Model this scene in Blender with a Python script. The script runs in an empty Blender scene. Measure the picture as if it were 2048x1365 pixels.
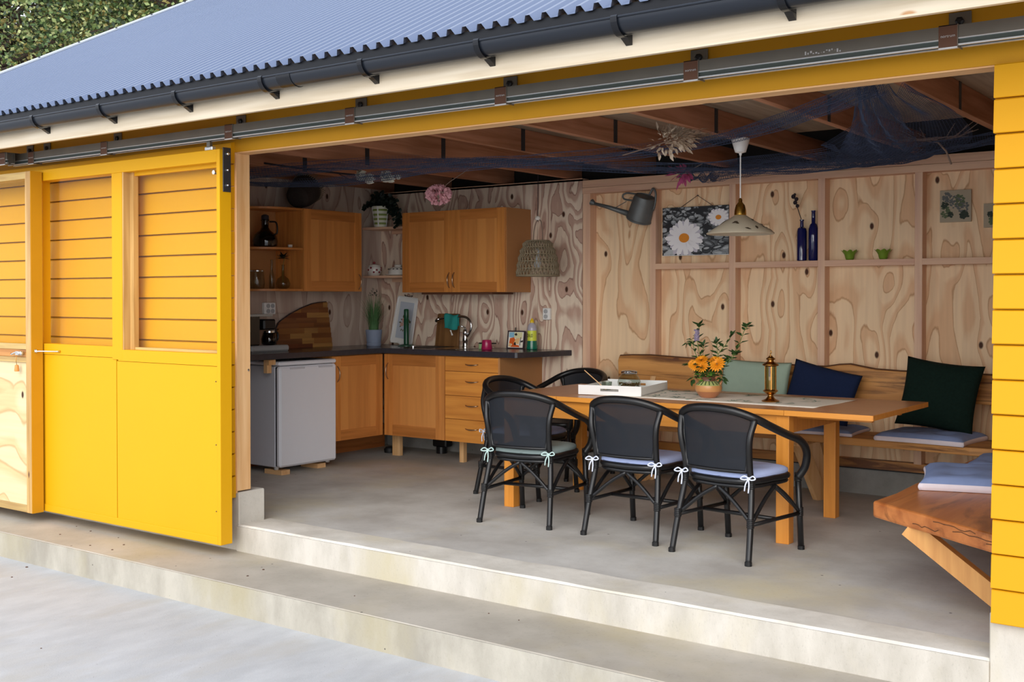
import bpy, bmesh, math, random
from mathutils import Vector, Matrix, noise
random.seed(7)
PI = math.pi
S = bpy.context.scene
COL = S.collection
# ------------------------------------------------------------ camera
cd = bpy.data.cameras.new('camera'); cam = bpy.data.objects.new('camera', cd); COL.objects.link(cam)
cd.sensor_fit = 'HORIZONTAL'; cd.sensor_width = 36.0; cd.lens = 36.0*2262.32/2048.0
cd.shift_y = -(682.5-629.056)/2048.0
cd.clip_end = 300
cam.location = (0, 0, 1.40)
cam.rotation_euler = (PI/2-.0143349, 0, .6330796)
S.camera = cam
# ------------------------------------------------------------ world, daylight, exposure
S.view_settings.view_transform = 'Standard'; S.view_settings.look = 'None'
S.view_settings.gamma = 1.0; S.view_settings.use_curve_mapping = False
S.view_settings.exposure = 0.22
W = bpy.data.worlds.new('sky'); S.world = W; W.use_nodes = True
nt = W.node_tree; nt.nodes.clear()
wo = nt.nodes.new('ShaderNodeOutputWorld'); bg = nt.nodes.new('ShaderNodeBackground')
tc = nt.nodes.new('ShaderNodeTexCoord'); sx = nt.nodes.new('ShaderNodeSeparateXYZ'); rp = nt.nodes.new('ShaderNodeValToRGB')
nt.links.new(tc.outputs['Generated'], sx.inputs[0]); nt.links.new(sx.outputs['Z'], rp.inputs[0])
rp.color_ramp.elements[0].position = 0.0; rp.color_ramp.elements[0].color = (.85, .88, .93, 1)
rp.color_ramp.elements[1].position = 1.0; rp.color_ramp.elements[1].color = (.66, .75, .92, 1)
nt.links.new(rp.outputs[0], bg.inputs[0]); nt.links.new(bg.outputs[0], wo.inputs[0])
bg.inputs[1].default_value = 1.55
def sun(name, energy, color, angle, direction):
    l = bpy.data.lights.new(name, 'SUN'); l.energy = energy; l.color = color; l.angle = angle
    o = bpy.data.objects.new(name, l); COL.objects.link(o)
    o.rotation_euler = Vector(direction).to_track_quat('-Z', 'Y').to_euler(); return o
sun('hazy_sun', 2.5, (1, .96, .89), math.radians(60), (-.48, 1.0, -.50))
# ------------------------------------------------------------ helpers
def lin(h):
    h = h.lstrip('#'); r = []
    for i in (0, 2, 4):
        c = int(h[i:i+2], 16)/255; r.append(c/12.92 if c <= .04045 else ((c+.055)/1.055)**2.4)
    return (*r, 1)
def N(t, typ, **kw):
    n = t.nodes.new(typ)
    for k, v in kw.items(): setattr(n, k, v)
    return n
def base_mat(name, rough=.6, metal=0, spec=.5):
    m = bpy.data.materials.new(name); m.use_nodes = True; t = m.node_tree
    b = t.nodes['Principled BSDF']; b.inputs['Roughness'].default_value = rough; b.inputs['Metallic'].default_value = metal
    b.inputs['Specular IOR Level'].default_value = spec
    return m, t, b
def plain(name, c, rough=.6, metal=0, spec=.5, var=.08, scale=14, bump=0.0):
    """solid colour with slight mottling and relief"""
    m, t, b = base_mat(name, rough, metal, spec)
    tc = N(t, 'ShaderNodeTexCoord'); nz = N(t, 'ShaderNodeTexNoise'); nz.inputs['Scale'].default_value = scale; nz.inputs['Detail'].default_value = 3
    t.links.new(tc.outputs['Object'], nz.inputs['Vector'])
    mx = N(t, 'ShaderNodeMix', data_type='RGBA'); c = lin(c)
    mx.inputs[6].default_value = tuple(x*(1-var) for x in c[:3])+(1,); mx.inputs[7].default_value = tuple(min(1, x*(1+var)) for x in c[:3])+(1,)
    t.links.new(nz.outputs['Fac'], mx.inputs[0]); t.links.new(mx.outputs[2], b.inputs['Base Color'])
    if bump:
        bp = N(t, 'ShaderNodeBump'); bp.inputs['Strength'].default_value = bump; bp.inputs['Distance'].default_value = .004
        t.links.new(nz.outputs['Fac'], bp.inputs['Height']); t.links.new(bp.outputs[0], b.inputs['Normal'])
    return m
def ramp(t, pts):
    r = N(t, 'ShaderNodeValToRGB'); e = r.color_ramp.elements
    e[0].position, e[0].color = pts[0]; e[1].position, e[1].color = pts[-1]
    for p, c in pts[1:-1]:
        x = e.new(p); x.color = c
    return r
def objvec(t, scale, rnd=23.0):
    """object coordinates, stretched, with an offset of its own for every object"""
    tc = N(t, 'ShaderNodeTexCoord'); oi = N(t, 'ShaderNodeObjectInfo')
    mp = N(t, 'ShaderNodeVectorMath', operation='MULTIPLY'); mp.inputs[1].default_value = scale
    t.links.new(tc.outputs['Object'], mp.inputs[0])
    mu = N(t, 'ShaderNodeMath', operation='MULTIPLY'); mu.inputs[1].default_value = rnd; t.links.new(oi.outputs['Random'], mu.inputs[0])
    ad = N(t, 'ShaderNodeVectorMath', operation='ADD'); t.links.new(mp.outputs[0], ad.inputs[0]); t.links.new(mu.outputs[0], ad.inputs[1])
    return ad, oi, tc
def wood(name, light, dark, axis='Z', rough=.55, grain=1.0, knots=True, tone=.12, size=1.0, knotcol='#5a3620', streaks=None):
    """solid timber: fine streaks along AXIS, broad waves, small knots"""
    m, t, b = base_mat(name, rough); L, D = lin(light), lin(dark)
    st = {'X': (.06, 1, 1), 'Y': (1, .06, 1), 'Z': (1, 1, .06)}[axis]
    a, oi, tc = objvec(t, tuple(s*26*size for s in st))
    n1 = N(t, 'ShaderNodeTexNoise'); n1.inputs['Scale'].default_value = 1.0; n1.inputs['Detail'].default_value = 5; n1.inputs['Distortion'].default_value = .4
    t.links.new(a.outputs[0], n1.inputs['Vector'])
    r = ramp(t, [(.32, D), (.5, tuple(.45*x+.55*y for x, y in zip(D, L))), (.68, L)]); t.links.new(n1.outputs['Fac'], r.inputs[0])
    col = r.outputs[0]
    hv = N(t, 'ShaderNodeHueSaturation'); t.links.new(col, hv.inputs['Color'])
    mr = N(t, 'ShaderNodeMapRange'); mr.inputs[3].default_value = 1-tone; mr.inputs[4].default_value = 1+tone
    t.links.new(oi.outputs['Random'], mr.inputs[0]); t.links.new(mr.outputs[0], hv.inputs['Value']); col = hv.outputs[0]
    if knots:
        st2 = {'X': (.45, 1, 1), 'Y': (1, .45, 1), 'Z': (1, 1, .45)}[axis]
        a2, _, _ = objvec(t, tuple(s*5.5 for s in st2), 11.0)
        v = N(t, 'ShaderNodeTexVoronoi'); v.inputs['Scale'].default_value = 1; t.links.new(a2.outputs[0], v.inputs['Vector'])
        rk = ramp(t, [(.045, (1, 1, 1, 1)), (.085, (0, 0, 0, 1))]); t.links.new(v.outputs['Distance'], rk.inputs[0])
        sp = N(t, 'ShaderNodeSeparateColor'); t.links.new(v.outputs['Color'], sp.inputs[0])
        gt = N(t, 'ShaderNodeMath', operation='GREATER_THAN'); gt.inputs[1].default_value = .55; t.links.new(sp.outputs[0], gt.inputs[0])
        mu = N(t, 'ShaderNodeMath', operation='MULTIPLY'); t.links.new(rk.outputs[0], mu.inputs[0]); t.links.new(gt.outputs[0], mu.inputs[1])
        mk = N(t, 'ShaderNodeMix', data_type='RGBA'); t.links.new(mu.outputs[0], mk.inputs[0]); t.links.new(col, mk.inputs[6]); mk.inputs[7].default_value = lin(knotcol); col = mk.outputs[2]
    if streaks:
        a5, _, _ = objvec(t, tuple(s*q for s, q in zip({'X': (.9, 9, 13), 'Y': (6, .9, 9), 'Z': (9, 9, .9)}[axis], (1, 1, 1))), 5.0)
        n5 = N(t, 'ShaderNodeTexNoise'); n5.inputs['Scale'].default_value = 1; n5.inputs['Detail'].default_value = 6; n5.inputs['Roughness'].default_value = .62; n5.inputs['Distortion'].default_value = .7
        t.links.new(a5.outputs[0], n5.inputs['Vector']); r5 = ramp(t, [(.53, (0, 0, 0, 1)), (.66, (1, 1, 1, 1))]); t.links.new(n5.outputs['Fac'], r5.inputs[0])
        m5 = N(t, 'ShaderNodeMix', data_type='RGBA'); t.links.new(r5.outputs[0], m5.inputs[0]); t.links.new(col, m5.inputs[6]); m5.inputs[7].default_value = lin(streaks); col = m5.outputs[2]
    t.links.new(col, b.inputs['Base Color'])
    bp = N(t, 'ShaderNodeBump'); bp.inputs['Strength'].default_value = .25*grain; bp.inputs['Distance'].default_value = .002
    t.links.new(n1.outputs['Fac'], bp.inputs['Height']); t.links.new(bp.outputs[0], b.inputs['Normal'])
    return m
def plywood(name, light, mid, dark, axis='Z', bands=7.0, freq=2.1, knot='#4a2c1c', rough=.7, width=.30, stretch=.26, plane='Y'):
    """rotary-cut veneer: loops and flames where the growth rings surface, with knots"""
    m, t, b = base_mat(name, rough, 0, .3); L, Mi, D = lin(light), lin(mid), lin(dark)
    st = {'Z': (1, 1, stretch), 'X': (stretch, 1, 1)}[axis]
    a, oi, tc = objvec(t, tuple(freq*s for s in st), 31.0)
    a4, _, _ = objvec(t, (2.9, 0, 1.7) if plane == 'Y' else (0, 2.9, 1.7), 17.0)
    s4 = N(t, 'ShaderNodeSeparateXYZ'); c4 = N(t, 'ShaderNodeCombineXYZ'); t.links.new(a4.outputs[0], s4.inputs[0])
    t.links.new(s4.outputs['X' if plane == 'Y' else 'Y'], c4.inputs[0]); t.links.new(s4.outputs['Z'], c4.inputs[1])
    v = N(t, 'ShaderNodeTexVoronoi', voronoi_dimensions='2D'); v.inputs['Scale'].default_value = 1.0; t.links.new(c4.outputs[0], v.inputs['Vector'])
    cl = N(t, 'ShaderNodeMath', operation='MINIMUM'); cl.inputs[1].default_value = .34; t.links.new(v.outputs['Distance'], cl.inputs[0])
    n1 = N(t, 'ShaderNodeTexNoise'); n1.inputs['Scale'].default_value = 1.0; n1.inputs['Detail'].default_value = 2.2; n1.inputs['Roughness'].default_value = .42; n1.inputs['Distortion'].default_value = .35
    t.links.new(a.outputs[0], n1.inputs['Vector'])
    n3 = N(t, 'ShaderNodeTexNoise'); n3.inputs['Scale'].default_value = 9; n3.inputs['Detail'].default_value = 4; t.links.new(a.outputs[0], n3.inputs['Vector'])
    s1 = N(t, 'ShaderNodeMath', operation='MULTIPLY_ADD'); s1.inputs[1].default_value = .26; t.links.new(cl.outputs[0], s1.inputs[0]); t.links.new(n1.outputs['Fac'], s1.inputs[2])
    s2 = N(t, 'ShaderNodeMath', operation='MULTIPLY_ADD'); s2.inputs[1].default_value = .022; t.links.new(n3.outputs['Fac'], s2.inputs[0]); t.links.new(s1.outputs[0], s2.inputs[2])
    mu = N(t, 'ShaderNodeMath', operation='MULTIPLY'); mu.inputs[1].default_value = bands*2; t.links.new(s2.outputs[0], mu.inputs[0])
    fr = N(t, 'ShaderNodeMath', operation='FRACT'); t.links.new(mu.outputs[0], fr.inputs[0])
    r = ramp(t, [(.0, L), (1-width-.25, L), (1-width, Mi), (.90, Mi), (.95, D), (1.0, L)]); t.links.new(fr.outputs[0], r.inputs[0])
    # fine streaks
    a3, _, _ = objvec(t, tuple(34*s for s in {'Z': (1, 1, .05), 'X': (.05, 1, 1)}[axis]), 9.0)
    n2 = N(t, 'ShaderNodeTexNoise'); n2.inputs['Scale'].default_value = 1; n2.inputs['Detail'].default_value = 3; t.links.new(a3.outputs[0], n2.inputs['Vector'])
    mx = N(t, 'ShaderNodeMix', data_type='RGBA', blend_type='MULTIPLY'); mx.inputs[0].default_value = .35
    r2 = ramp(t, [(.3, (.72, .68, .66, 1)), (.65, (1, 1, 1, 1))]); t.links.new(n2.outputs['Fac'], r2.inputs[0])
    t.links.new(r.outputs[0], mx.inputs[6]); t.links.new(r2.outputs[0], mx.inputs[7])
    rk = ramp(t, [(.030, (1, 1, 1, 1)), (.052, (0, 0, 0, 1))]); t.links.new(v.outputs['Distance'], rk.inputs[0])
    sp = N(t, 'ShaderNodeSeparateColor'); t.links.new(v.outputs['Color'], sp.inputs[0])
    gt = N(t, 'ShaderNodeMath', operation='GREATER_THAN'); gt.inputs[1].default_value = .35; t.links.new(sp.outputs[0], gt.inputs[0])
    mk = N(t, 'ShaderNodeMath', operation='MULTIPLY'); t.links.new(rk.outputs[0], mk.inputs[0]); t.links.new(gt.outputs[0], mk.inputs[1])
    m2 = N(t, 'ShaderNodeMix', data_type='RGBA'); t.links.new(mk.outputs[0], m2.inputs[0]); t.links.new(mx.outputs[2], m2.inputs[6]); m2.inputs[7].default_value = lin(knot)
    t.links.new(m2.outputs[2], b.inputs['Base Color'])
    return m
def stave(name, light, dark, axis='X', pitch=.09, rough=.42):
    """edge-glued staves across AXIS, each strip with a tone of its own, grain upright"""
    m, t, b = base_mat(name, rough); L, D = lin(light), lin(dark)
    tc = N(t, 'ShaderNodeTexCoord'); sp = N(t, 'ShaderNodeSeparateXYZ'); t.links.new(tc.outputs['Object'], sp.inputs[0])
    oi = N(t, 'ShaderNodeObjectInfo')
    dv = N(t, 'ShaderNodeMath', operation='DIVIDE'); dv.inputs[1].default_value = pitch; t.links.new(sp.outputs[axis], dv.inputs[0])
    fl = N(t, 'ShaderNodeMath', operation='FLOOR'); t.links.new(dv.outputs[0], fl.inputs[0])
    ad = N(t, 'ShaderNodeMath', operation='MULTIPLY_ADD'); ad.inputs[1].default_value = 53.0; t.links.new(oi.outputs['Random'], ad.inputs[0]); t.links.new(fl.outputs[0], ad.inputs[2])
    wn = N(t, 'ShaderNodeTexWhiteNoise', noise_dimensions='1D'); t.links.new(ad.outputs[0], wn.inputs['W'])
    g = {'X': (26, 26, 1.6), 'Y': (26, 26, 1.6), 'Z': (1.6, 26, 26)}[axis]
    a, _, _ = objvec(t, g); n1 = N(t, 'ShaderNodeTexNoise'); n1.inputs['Scale'].default_value = 1; n1.inputs['Detail'].default_value = 4; t.links.new(a.outputs[0], n1.inputs['Vector'])
    m1 = N(t, 'ShaderNodeMath', operation='MULTIPLY_ADD'); m1.inputs[1].default_value = .6; t.links.new(wn.outputs['Value'], m1.inputs[0])
    m2 = N(t, 'ShaderNodeMath', operation='MULTIPLY'); m2.inputs[1].default_value = .7; t.links.new(n1.outputs['Fac'], m2.inputs[0]); t.links.new(m2.outputs[0], m1.inputs[2])
    r = ramp(t, [(.2, D), (.85, L)]); t.links.new(m1.outputs[0], r.inputs[0]); t.links.new(r.outputs[0], b.inputs['Base Color'])
    return m
def concrete(name, light, dark, stain, scale=1.0, rough=.85, streak=None, bump=.3):
    m, t, b = base_mat(name, rough, 0, .3)
    tc = N(t, 'ShaderNodeTexCoord'); mp = N(t, 'ShaderNodeVectorMath', operation='MULTIPLY'); mp.inputs[1].default_value = streak or (1, 1, 1)
    t.links.new(tc.outputs['Object'], mp.inputs[0])
    def nz(s, d, v=mp):
        n = N(t, 'ShaderNodeTexNoise'); n.inputs['Scale'].default_value = s*scale; n.inputs['Detail'].default_value = d; n.inputs['Roughness'].default_value = .6
        t.links.new(v.outputs[0], n.inputs['Vector']); return n
    a, c, f = nz(.9, 5), nz(2.3, 7), nz(70, 3)
    r = ramp(t, [(.36, lin(dark)), (.64, lin(light))]); t.links.new(c.outputs['Fac'], r.inputs[0])
    r2 = ramp(t, [(.5, (0, 0, 0, 1)), (.72, (1, 1, 1, 1))]); t.links.new(a.outputs['Fac'], r2.inputs[0])
    mx = N(t, 'ShaderNodeMix', data_type='RGBA'); t.links.new(r2.outputs[0], mx.inputs[0]); t.links.new(r.outputs[0], mx.inputs[6]); mx.inputs[7].default_value = lin(stain)
    r3 = ramp(t, [(.25, (.72, .72, .72, 1)), (.42, (1, 1, 1, 1))]); t.links.new(f.outputs['Fac'], r3.inputs[0])
    m3 = N(t, 'ShaderNodeMix', data_type='RGBA', blend_type='MULTIPLY'); m3.inputs[0].default_value = .5; t.links.new(mx.outputs[2], m3.inputs[6]); t.links.new(r3.outputs[0], m3.inputs[7])
    # pits
    v = N(t, 'ShaderNodeTexVoronoi'); v.inputs['Scale'].default_value = 9*scale; t.links.new(tc.outputs['Object'], v.inputs['Vector'])
    rk = ramp(t, [(.035, (1, 1, 1, 1)), (.06, (0, 0, 0, 1))]); t.links.new(v.outputs['Distance'], rk.inputs[0])
    sp = N(t, 'ShaderNodeSeparateColor'); t.links.new(v.outputs['Color'], sp.inputs[0]); gt = N(t, 'ShaderNodeMath', operation='GREATER_THAN'); gt.inputs[1].default_value = .80
    t.links.new(sp.outputs[0], gt.inputs[0]); mk = N(t, 'ShaderNodeMath', operation='MULTIPLY'); t.links.new(rk.outputs[0], mk.inputs[0]); t.links.new(gt.outputs[0], mk.inputs[1])
    m4 = N(t, 'ShaderNodeMix', data_type='RGBA'); t.links.new(mk.outputs[0], m4.inputs[0]); t.links.new(m3.outputs[2], m4.inputs[6]); m4.inputs[7].default_value = lin('#5c5850')
    t.links.new(m4.outputs[2], b.inputs['Base Color'])
    bp = N(t, 'ShaderNodeBump'); bp.inputs['Strength'].default_value = bump; bp.inputs['Distance'].default_value = .006
    sm = N(t, 'ShaderNodeMath', operation='MULTIPLY_ADD'); sm.inputs[1].default_value = .35; t.links.new(f.outputs['Fac'], sm.inputs[0]); t.links.new(c.outputs['Fac'], sm.inputs[2])
    t.links.new(sm.outputs[0], bp.inputs['Height']); t.links.new(bp.outputs[0], b.inputs['Normal'])
    return m
def glass(name, tint='#f4f7f4', refl=1.0, ior=1.5):
    """thin clear glass that lets daylight through"""
    m = bpy.data.materials.new(name); m.use_nodes = True; t = m.node_tree; t.nodes.clear()
    o = N(t, 'ShaderNodeOutputMaterial'); mx = N(t, 'ShaderNodeMixShader'); tr = N(t, 'ShaderNodeBsdfTransparent'); gl = N(t, 'ShaderNodeBsdfGlossy'); lw = N(t, 'ShaderNodeLayerWeight')
    tr.inputs[0].default_value = lin(tint); gl.inputs['Roughness'].default_value = .02; lw.inputs[0].default_value = .5
    pw = N(t, 'ShaderNodeMath', operation='POWER'); pw.inputs[1].default_value = 4.0; t.links.new(lw.outputs['Facing'], pw.inputs[0])
    fr = N(t, 'ShaderNodeMath', operation='MULTIPLY_ADD'); fr.inputs[1].default_value = .6; fr.inputs[2].default_value = .035; t.links.new(pw.outputs[0], fr.inputs[0])
    mu = N(t, 'ShaderNodeMath', operation='MULTIPLY'); mu.inputs[1].default_value = refl; t.links.new(fr.outputs[0], mu.inputs[0])
    t.links.new(mu.outputs[0], mx.inputs[0]); t.links.new(tr.outputs[0], mx.inputs[1]); t.links.new(gl.outputs[0], mx.inputs[2]); t.links.new(mx.outputs[0], o.inputs[0])
    return m
def veil(name, c, alpha, rough=.7):
    m, t, b = base_mat(name, rough, 0, .3); b.inputs['Base Color'].default_value = lin(c); b.inputs['Alpha'].default_value = alpha
    return m

class MB:
    """collects primitives and links them as one mesh object"""
    def __init__(s): s.v = []; s.f = []; s.mi = []; s.m = 0
    def add(s, v, f):
        o = len(s.v); s.v += [tuple(p) for p in v]; s.f += [tuple(i+o for i in q) for q in f]; s.mi += [s.m]*len(f); return s
    def box(s, x0, x1, y0, y1, z0, z1, M=None, c=0.0):
        """box; c > 0 chamfers the upright and level edges"""
        if c > 0:
            c = min(c, abs(x1-x0)/2.1, abs(y1-y0)/2.1, abs(z1-z0)/2.1)
            v = []
            for (a, b_, d) in ((c, c, 0), (c, 0, c), (0, c, c)):
                for z in (z0+d, z1-d):
                    for y in (y0+b_, y1-b_):
                        for x in (x0+a, x1-a): v.append((x, y, z))
            bm = bmesh.new(); bv = [bm.verts.new(p) for p in v]; bmesh.ops.convex_hull(bm, input=bv)
            bm.verts.index_update(); vv = [tuple(q.co) for q in bm.verts]; ff = [tuple(x.index for x in f.verts) for f in bm.faces]; bm.free()
            if M: vv = [M @ Vector(p) for p in vv]
            return s.add(vv, ff)
        v = [(x, y, z) for z in (z0, z1) for y in (y0, y1) for x in (x0, x1)]
        if M: v = [M @ Vector(p) for p in v]
        return s.add(v, [(0, 2, 3, 1), (4, 5, 7, 6), (0, 1, 5, 4), (2, 6, 7, 3), (0, 4, 6, 2), (1, 3, 7, 5)])
    def bar(s, a, b, w, h, up=(0, 0, 1)):
        a = Vector(a); b = Vector(b); d = (b-a); L = d.length; d.normalize(); u = Vector(up); r = d.cross(u)
        if r.length < 1e-4: r = d.cross(Vector((1, 0, 0)))
        r.normalize(); u = r.cross(d)
        M = Matrix((r, d, u)).transposed().to_4x4(); M.translation = a
        return s.box(-w/2, w/2, 0, L, -h/2, h/2, M)
    def prism(s, pts, ax, a, b):
        """2D outline extruded along AX from a to b"""
        n = len(pts); mk = {'X': lambda p, q: (q, p[0], p[1]), 'Y': lambda p, q: (p[0], q, p[1]), 'Z': lambda p, q: (p[0], p[1], q)}[ax]
        v = [mk(p, a) for p in pts]+[mk(p, b) for p in pts]
        return s.add(v, [tuple(range(n-1, -1, -1)), tuple(range(n, 2*n))]+[(i, (i+1) % n, n+(i+1) % n, n+i) for i in range(n)])
    def tube(s, pts, r, n=10, close=False, cap=True):
        P = [Vector(p) for p in pts]; k = len(P); R = r if isinstance(r, (list, tuple)) else [r]*k
        v = []; f = []; prev = None
        for i in range(k):
            if close: d = P[(i+1) % k]-P[i-1]
            else: d = P[min(i+1, k-1)]-P[max(i-1, 0)]
            if d.length < 1e-9: d = Vector((0, 0, 1))
            d.normalize()
            if prev is None:
                u = d.cross(Vector((0, 0, 1)));
                if u.length < .05: u = d.cross(Vector((1, 0, 0)))
            else: u = prev-d*prev.dot(d)
            u.normalize(); prev = u; w = d.cross(u)
            for j in range(n):
                an = 2*PI*j/n; v.append(P[i]+(u*math.cos(an)+w*math.sin(an))*R[i])
        for i in range(k if close else k-1):
            a = i*n; b = ((i+1) % k)*n
            for j in range(n): f.append((a+j, a+(j+1) % n, b+(j+1) % n, b+j))
        if cap and not close: f += [tuple(range(n-1, -1, -1)), tuple(range((k-1)*n, k*n))]
        return s.add(v, f)
    def lathe(s, prof, n=24, c=(0, 0, 0), M=None, wob=None):
        v = []; f = []
        for (r, z) in prof:
            for j in range(n):
                a = 2*PI*j/n; q = r*(1+(wob(a, z) if wob else 0)); p = Vector((c[0]+q*math.cos(a), c[1]+q*math.sin(a), c[2]+z)); v.append(M @ p if M else p)
        for i in range(len(prof)-1):
            for j in range(n): f.append((i*n+j, i*n+(j+1) % n, (i+1)*n+(j+1) % n, (i+1)*n+j))
        if prof[0][0] > 1e-5: f.append(tuple(range(n-1, -1, -1)))
        if prof[-1][0] > 1e-5: f.append(tuple(range((len(prof)-1)*n, len(prof)*n)))
        return s.add(v, f)
    def ball(s, c, rx, ry=None, rz=None, n=12, k=8):
        ry = ry or rx; rz = rz or rx
        v = []; f = []
        for i in range(k+1):
            t = PI*i/k
            for j in range(n): v.append((c[0]+rx*math.sin(t)*math.cos(2*PI*j/n), c[1]+ry*math.sin(t)*math.sin(2*PI*j/n), c[2]-rz*math.cos(t)))
        for i in range(k):
            for j in range(n): f.append((i*n+j, i*n+(j+1) % n, (i+1)*n+(j+1) % n, (i+1)*n+j))
        return s.add(v, f)
    def grid(s, fn, nu, nv, cu=False):
        v = [fn(i/nu, j/nv) for j in range(nv+1) for i in range(nu+1)]; w = nu+1
        return s.add(v, [(j*w+i, j*w+i+1, (j+1)*w+i+1, (j+1)*w+i) for j in range(nv) for i in range(nu)])
    def leaf(s, p, d, up, L, w, bend=.15):
        p = Vector(p); d = Vector(d).normalized(); up = Vector(up); r = d.cross(up)
        if r.length < 1e-3: r = d.cross(Vector((1, .3, 0)))
        r.normalize(); u = r.cross(d)
        m1 = p+d*L*.38; m2 = p+d*L*.72-u*L*bend*.5; e = p+d*L-u*L*bend
        return s.add([p, m1+r*w/2+u*w*.12, m1, m1-r*w/2+u*w*.12, m2+r*w*.36, m2, m2-r*w*.36, e],
                     [(0, 1, 2), (0, 2, 3), (1, 4, 5, 2), (2, 5, 6, 3), (4, 7, 5), (5, 7, 6)])
    def build(s, name, mats, parent=None, smooth=False, bevel=0, auto=None, loc=None):
        me = bpy.data.meshes.new(name); me.from_pydata(s.v, [], s.f)
        mats = mats if isinstance(mats, (list, tuple)) else [mats]
        for m in mats: me.materials.append(m)
        if len(mats) > 1: me.polygons.foreach_set('material_index', s.mi)
        me.validate(); bm = bmesh.new(); bm.from_mesh(me); bmesh.ops.remove_doubles(bm, verts=bm.verts, dist=1e-6); bmesh.ops.recalc_face_normals(bm, faces=bm.faces); bm.to_mesh(me); bm.free()
        if smooth: me.polygons.foreach_set('use_smooth', [True]*len(me.polygons))
        if smooth and auto is not None:
            me.set_sharp_from_angle(angle=math.radians(auto))
        o = bpy.data.objects.new(name, me); COL.objects.link(o)
        if parent is not None: o.parent = parent
        if loc: o.location = loc
        if bevel:
            b = o.modifiers.new('bevel', 'BEVEL'); b.width = bevel; b.segments = 2; b.limit_method = 'ANGLE'; b.angle_limit = math.radians(40)
        return o
def centred(x0, x1, y0, y1, z0, z1, name, mat, parent=None, c=0.0, bevel=0):
    """box whose origin is its own centre, so that the grain starts afresh in each piece"""
    px, py, pz = (x0+x1)/2, (y0+y1)/2, (z0+z1)/2
    return MB().box(x0-px, x1-px, y0-py, y1-py, z0-pz, z1-pz, c=c).build(name, mat, parent, loc=(px, py, pz), bevel=bevel)
def thing(name, label, cat, loc=(0, 0, 0), rz=0, group=None):
    o = bpy.data.objects.new(name, None); COL.objects.link(o); o.location = loc; o.rotation_euler = (0, 0, rz); o.empty_display_size = .1
    o['label'] = label; o['category'] = cat
    if group: o['group'] = group
    return o
def tag(o, label, cat, group=None):
    o['label'] = label; o['category'] = cat
    if group: o['group'] = group
    return o
def struct(o, label=None):
    o['kind'] = 'structure'
    if label: o['label'] = label
    return o
def sgroup(name, label=None, loc=(0, 0, 0)):
    o = bpy.data.objects.new(name, None); COL.objects.link(o); o.location = loc; return struct(o, label)
def copy_tree(o, parent=None):
    c = o.copy(); COL.objects.link(c); c.parent = parent
    for ch in [x for x in o.children]: copy_tree(ch, c)
    return c
def spline(pts, n=8):
    """Catmull-Rom through pts"""
    P = [Vector(p) for p in pts]; P = [P[0]*2-P[1]]+P+[P[-1]*2-P[-2]]; out = []
    for i in range(1, len(P)-2):
        for k in range(n):
            t = k/n; a, b, c, d = P[i-1:i+3]
            out.append(.5*((2*b)+(c-a)*t+(2*a-5*b+4*c-d)*t*t+(3*b-a-3*c+d)*t**3))
    out.append(P[-2]); return out
def lettering(txt, size, mat, name, parent, loc, rot=(PI/2, 0, 0), depth=.0006):
    cu = bpy.data.curves.new(name, 'FONT'); cu.body = txt; cu.size = size; cu.extrude = depth; cu.align_x = 'CENTER'; cu.align_y = 'CENTER'
    o = bpy.data.objects.new('tmp', cu); COL.objects.link(o); bpy.context.view_layer.update()
    me = bpy.data.meshes.new_from_object(o.evaluated_get(bpy.context.evaluated_depsgraph_get())); bpy.data.objects.remove(o)
    me.name = name; me.materials.clear(); me.materials.append(mat)
    q = bpy.data.objects.new(name, me); COL.objects.link(q); q.parent = parent; q.location = loc; q.rotation_euler = rot
    return q
# ------------------------------------------------------------ materials
YEL = plain('yellow_paint', '#d29603', .6, 0, .3, var=.05, scale=3)
YELSH = plain('yellow_paint_shaded', '#c28a10', .6, 0, .3, var=.07, scale=4)  # same yellow, darkened: the shade under the eave is put into the colour
YELD = plain('yellow_door_paint', '#dba102', .6, 0, .3, var=.03, scale=2)
PINE = wood('pine_raw', '#e9bf8c', '#d39f66', 'Z', tone=.05)
PINEX = wood('pine_raw_level', '#e9bf8c', '#d8a570', 'X', tone=.05)
PINEY = wood('joist_pine', '#b98264', '#96603f', 'Y', tone=.10)
FASC = wood('fascia_pine', '#d9cbb4', '#c4b398', 'X', tone=.03, knotcol='#b98d62')
STUD = wood('stud_timber', '#e6c0a0', '#d3a78e', 'Z', tone=.06)
STUDX = wood('plate_timber', '#e2bb9a', '#cfa289', 'X', tone=.05)
PLYB = plywood('plywood_back', '#f3d5ae', '#e6bd94', '#c79a72', bands=6.0, freq=2.3)
PLYK = plywood('plywood_kitchen', '#e8d5c0', '#c6a593', '#9a7668', bands=8.0, freq=2.7, width=.36)
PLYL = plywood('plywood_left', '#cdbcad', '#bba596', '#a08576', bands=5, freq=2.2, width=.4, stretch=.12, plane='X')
PLYD = plywood('plywood_door', '#dccaa0', '#d4bd8c', '#c4a374', axis='X', bands=2.5, freq=1.5, width=.2)
ROOFB = wood('roof_boards', '#a39380', '#857564', 'Y', tone=.15)
DOORP = wood('door_timber', '#cfa768', '#a97f45', 'Z', tone=.05)
DOORX = wood('door_timber_level', '#cdb06e', '#a98750', 'X', tone=.05)
OAK = stave('oak_stave', '#d9944f', '#b87338', 'X')
OAKY = stave('oak_stave_side', '#d9944f', '#b87338', 'Y')
OAKF = wood('oak_upright', '#d99149', '#bd7638', 'Z', rough=.42, knots=False, tone=.05)
OAKR = wood('oak_rail', '#cb8342', '#ab6a30', 'X', rough=.42, knots=False, tone=.05)
OAKRY = wood('oak_rail_side', '#cb8342', '#ab6a30', 'Y', rough=.42, knots=False, tone=.05)
OAKD = wood('oak_drawer', '#e69c46', '#d08438', 'X', rough=.42, knots=False, tone=.05)
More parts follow.
